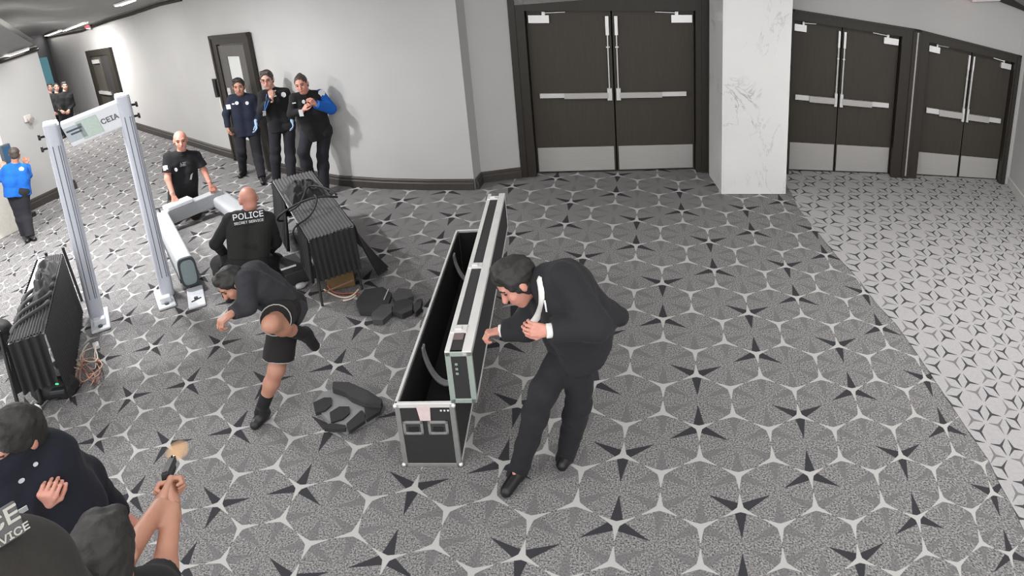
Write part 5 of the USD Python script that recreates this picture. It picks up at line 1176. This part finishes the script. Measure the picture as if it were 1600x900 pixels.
tcn = FL.add('texture_coordinate', 'object'); nzf = FL.add('noise_texture', 'fac', vector=tcn, scale=18.0, detail=2.0)
fac = FL.m('minimum', FL.m('add', FL.m('power', lw, .8), FL.m('multiply', FL.m('subtract', nzf, .5), .5)), 1.0)
fac = FL.m('minimum', FL.m('maximum', FL.m('add', FL.m('multiply', fac, .75), .38), 0.0), 1.0)
FLAME = FL.done('muzzle_flame', FL.add('mix_closure', 'closure', fac=fac, closure1=em, closure2=trn))
t = thing('muzzle_flash', 'soft orange puff of muzzle flash in front of the pistol', 'flame', mz)
F_ = Field(mz - .2, mz + .35, .008)
for o, r_ in ((.07, .042), (.092, .04)): F_.cap(mz + gdir * o, mz + gdir * (o + .012) + gr * .012, r_, r_ * .9, .02)
F_.wrinkle(.012, 22, 2); part(t, 'flame', F_.mesh(), FLAME, smooth=True)
sp_ = trimesh.creation.icosphere(2, .009); part(t, 'spark', (np.array(sp_.vertices) + mz + gdir * .012, np.array(sp_.faces)), glow('spark_glow', (255, 214, 190), 4.0), smooth=True)
# officer crouching behind the shooter at the left edge
hd = along(20, 684, 3.15); Bs = np.array([hd[0], hd[1], 0.0])
p = Person('officer in a dark jacket at the left edge, hand before the chest', Bs, 1.05, 0.010)
p.joints(head=(20, 690, .05), shA=(-38, 738, .05), shB=(66, 712, 0), elA=(-6, 818, .1), wrA=(68, 792, .16), elB=(118, 756, -.08), wrB=(178, 815, -.12))
c_ = (p.J['shA'] + p.J['shB']) / 2
zs = c_[2]
for X, sg in (('A', -1), ('B', 1)):
    p.J['hip' + X] = dn(c_, zs - .50, .1 * sg, .1); p.J['kn' + X] = dn(c_, max(.46, zs - .75), .14 * sg, -.15); p.J['an' + X] = dn(c_, .09, .17 * sg, .05); p.J['to' + X] = p.J['an' + X] + np.array([*(-p.T[:2] * .15 + p.R[:2] * .05), -.055])
p.head((-.8, -.2, .55), skin='red', hair='full', haircol='black', size=.92)
p.k = .82; h9 = p.hand('A', p.vec(.3, .8, .45), p.vec(.2, -.4, -.9), -1, .7); p.k = 1.05
p.body([h9, p.hand('B', p.vec(.7, -.6, -.2), p.vec(-.3, -.5, 0), -1, .6)])
p.top(cloth('dark_jacket', (30, 32, 40)), hem=.08, add=.03, puff=.02, wr=.012, fat=1.15, collar=BLACKCL); p.trousers(TROUS); p.shoes()
p.patch('jacket', 55, 725, .016, .016, SILVER, 'jacket_stud', roundish=True); p.patch('jacket', 33, 751, .02, .016, SILVER, 'jacket_stud', roundish=True)
p.patch('jacket', 30, 800, .05, .02, SILVER, 'belt_clip')
# officer in the vest, nearest the camera at the bottom left
hd = along(10, 900, 2.1); Bs = np.array([hd[0], hd[1], 0.0])
p = Person('officer in a dark vest with lettered back patch, in the bottom left corner', Bs, 1.0, 0.010)
p.joints(head=(-92, 838, -.12), shA=(-125, 905, 0), shB=(30, 878, -.06), elA=(-160, 1030, -.05), wrA=(-90, 1100, -.2), elB=(52, 990, -.02), wrB=(30, 1070, -.15))
c_ = (p.J['shA'] + p.J['shB']) / 2; zs = c_[2]
for X, sg in (('A', -1), ('B', 1)):
    p.J['hip' + X] = dn(c_, zs - .48, .1 * sg, .12); p.J['kn' + X] = dn(c_, max(.45, zs - .85), .13 * sg, -.05); p.J['an' + X] = dn(c_, .09, .15 * sg, .15); p.J['to' + X] = p.J['an' + X] + np.array([*(-p.T[:2] * .16), -.055])
p.head((-.4, -.3, -1), skin='tan', hair='short', haircol='black')
p.body([p.hand('A', p.vec(0, -1, -.3), p.vec(1, 0, 0), 1, .5), p.hand('B', p.vec(0, -1, -.3), p.vec(-1, 0, 0), -1, .5)])
p.top(cloth('brown_black_shirt', (48, 43, 40)), name='shirt', hem=.05, add=.02, fat=1.1, puff=.012); v_ = p.vest(cloth('vest_brown_black', (46, 44, 42)), add=.035); p.trousers(TROUS); p.shoes()
p.patch('vest', -48, 848, .18, .08, plain('patch_grey', (74, 74, 74), .8), 'back_patch', face=4, text=[('POLICE', .036, .016), ('SECRET SERVICE', .017, -.026)], off=.02, th=.008, parent=v_, tmat=plain('letter_grey', (150, 148, 142), .7))
# woman in the blue shirt on the far left
p = Person('person in a bright blue shirt seen from behind at the far left wall', (40, 372), 0.78, 0.009)
p.joints(head=(23, 240, -.02), shA=(11, 263), shB=(36, 262, -.04), elA=(4, 279, -.06), wrA=(6, 264, -.2), elB=(43, 274, -.1), wrB=(42, 257, -.2), hipA=(20, 300), hipB=(35, 299), knA=(31, 333), knB=(39, 333), anA=('f', 39, 366, .08), anB=('f', 47, 368, .08), toA=('f', 43, 377, .03), toB=('f', 54, 374, .03))
p.head((.35, -.1, -1), skin='tan', hair='bun', haircol='brown', eyes=False)
p.body([p.hand('A', p.vec(.2, 1, -.3), p.vec(0, 0, -1), 1, .4), p.hand('B', p.vec(-.1, 1, -.2), p.vec(0, 0, -1), -1, .4)])
p.top(BLUESH, name='shirt', hem=.07, fat=1.12, puff=.012, collar=BLUESH); p.trousers(TROUS, fat=1.12, add=.02); p.shoes()
p.patch('shirt', 33.5, 264, .06, .06, WHITE, 'shoulder_patch', roundish=True)
# three people at the far end of the corridor
for lab, bp, dx, dd, top_, hr in (('person in black, rightmost of the three people near the far corridor end', (106, 214), 0, 0, BLACKCL, 'short'),
                          ('person in dark clothing with tied-up hair, middle of the three near the corridor end', (92, 207), -13, 0, cloth('far_dark', (44, 42, 44)), 'bun'),
                          ('person with grey top, leftmost of the three near the far corridor end', (84, 203), -23, 0, cloth('far_grey', (96, 92, 92)), 'short')):
    p = Person(lab, bp, 0.76, 0.010)
    e = 2 if dx else 0
    p.joints(head=(101 + dx, 134 + e), shA=(92.5 + dx, 149 + e), shB=(110 + dx, 148 + e), elA=(89 + dx, 163 + e), wrA=(95 + dx, 173 + e, .12), elB=(114 + dx, 163 + e), wrB=(108 + dx, 172 + e, .12), hipA=(97 + dx, 176 + e), hipB=(108 + dx, 176 + e), knA=(99 + dx, 194 + e), knB=(110 + dx, 194 + e), anA=('f', bp[0] - 6, bp[1] - 3, .08), anB=('f', bp[0] + 6, bp[1] - 4, .08), toA=('f', bp[0] - 7, bp[1] + 1, .03), toB=('f', bp[0] + 7, bp[1], .03))
    p.head((.1, -.05, 1), skin='light', hair=hr, haircol='brown')
    p.body([p.hand('A', p.vec(.5, -.5, .3), p.vec(.2, 0, -1), -1, .5), p.hand('B', p.vec(-.5, -.5, .3), p.vec(-.2, 0, -1), 1, .5)])
    p.top(top_, hem=.06, name='shirt'); p.trousers(TROUS); p.shoes()
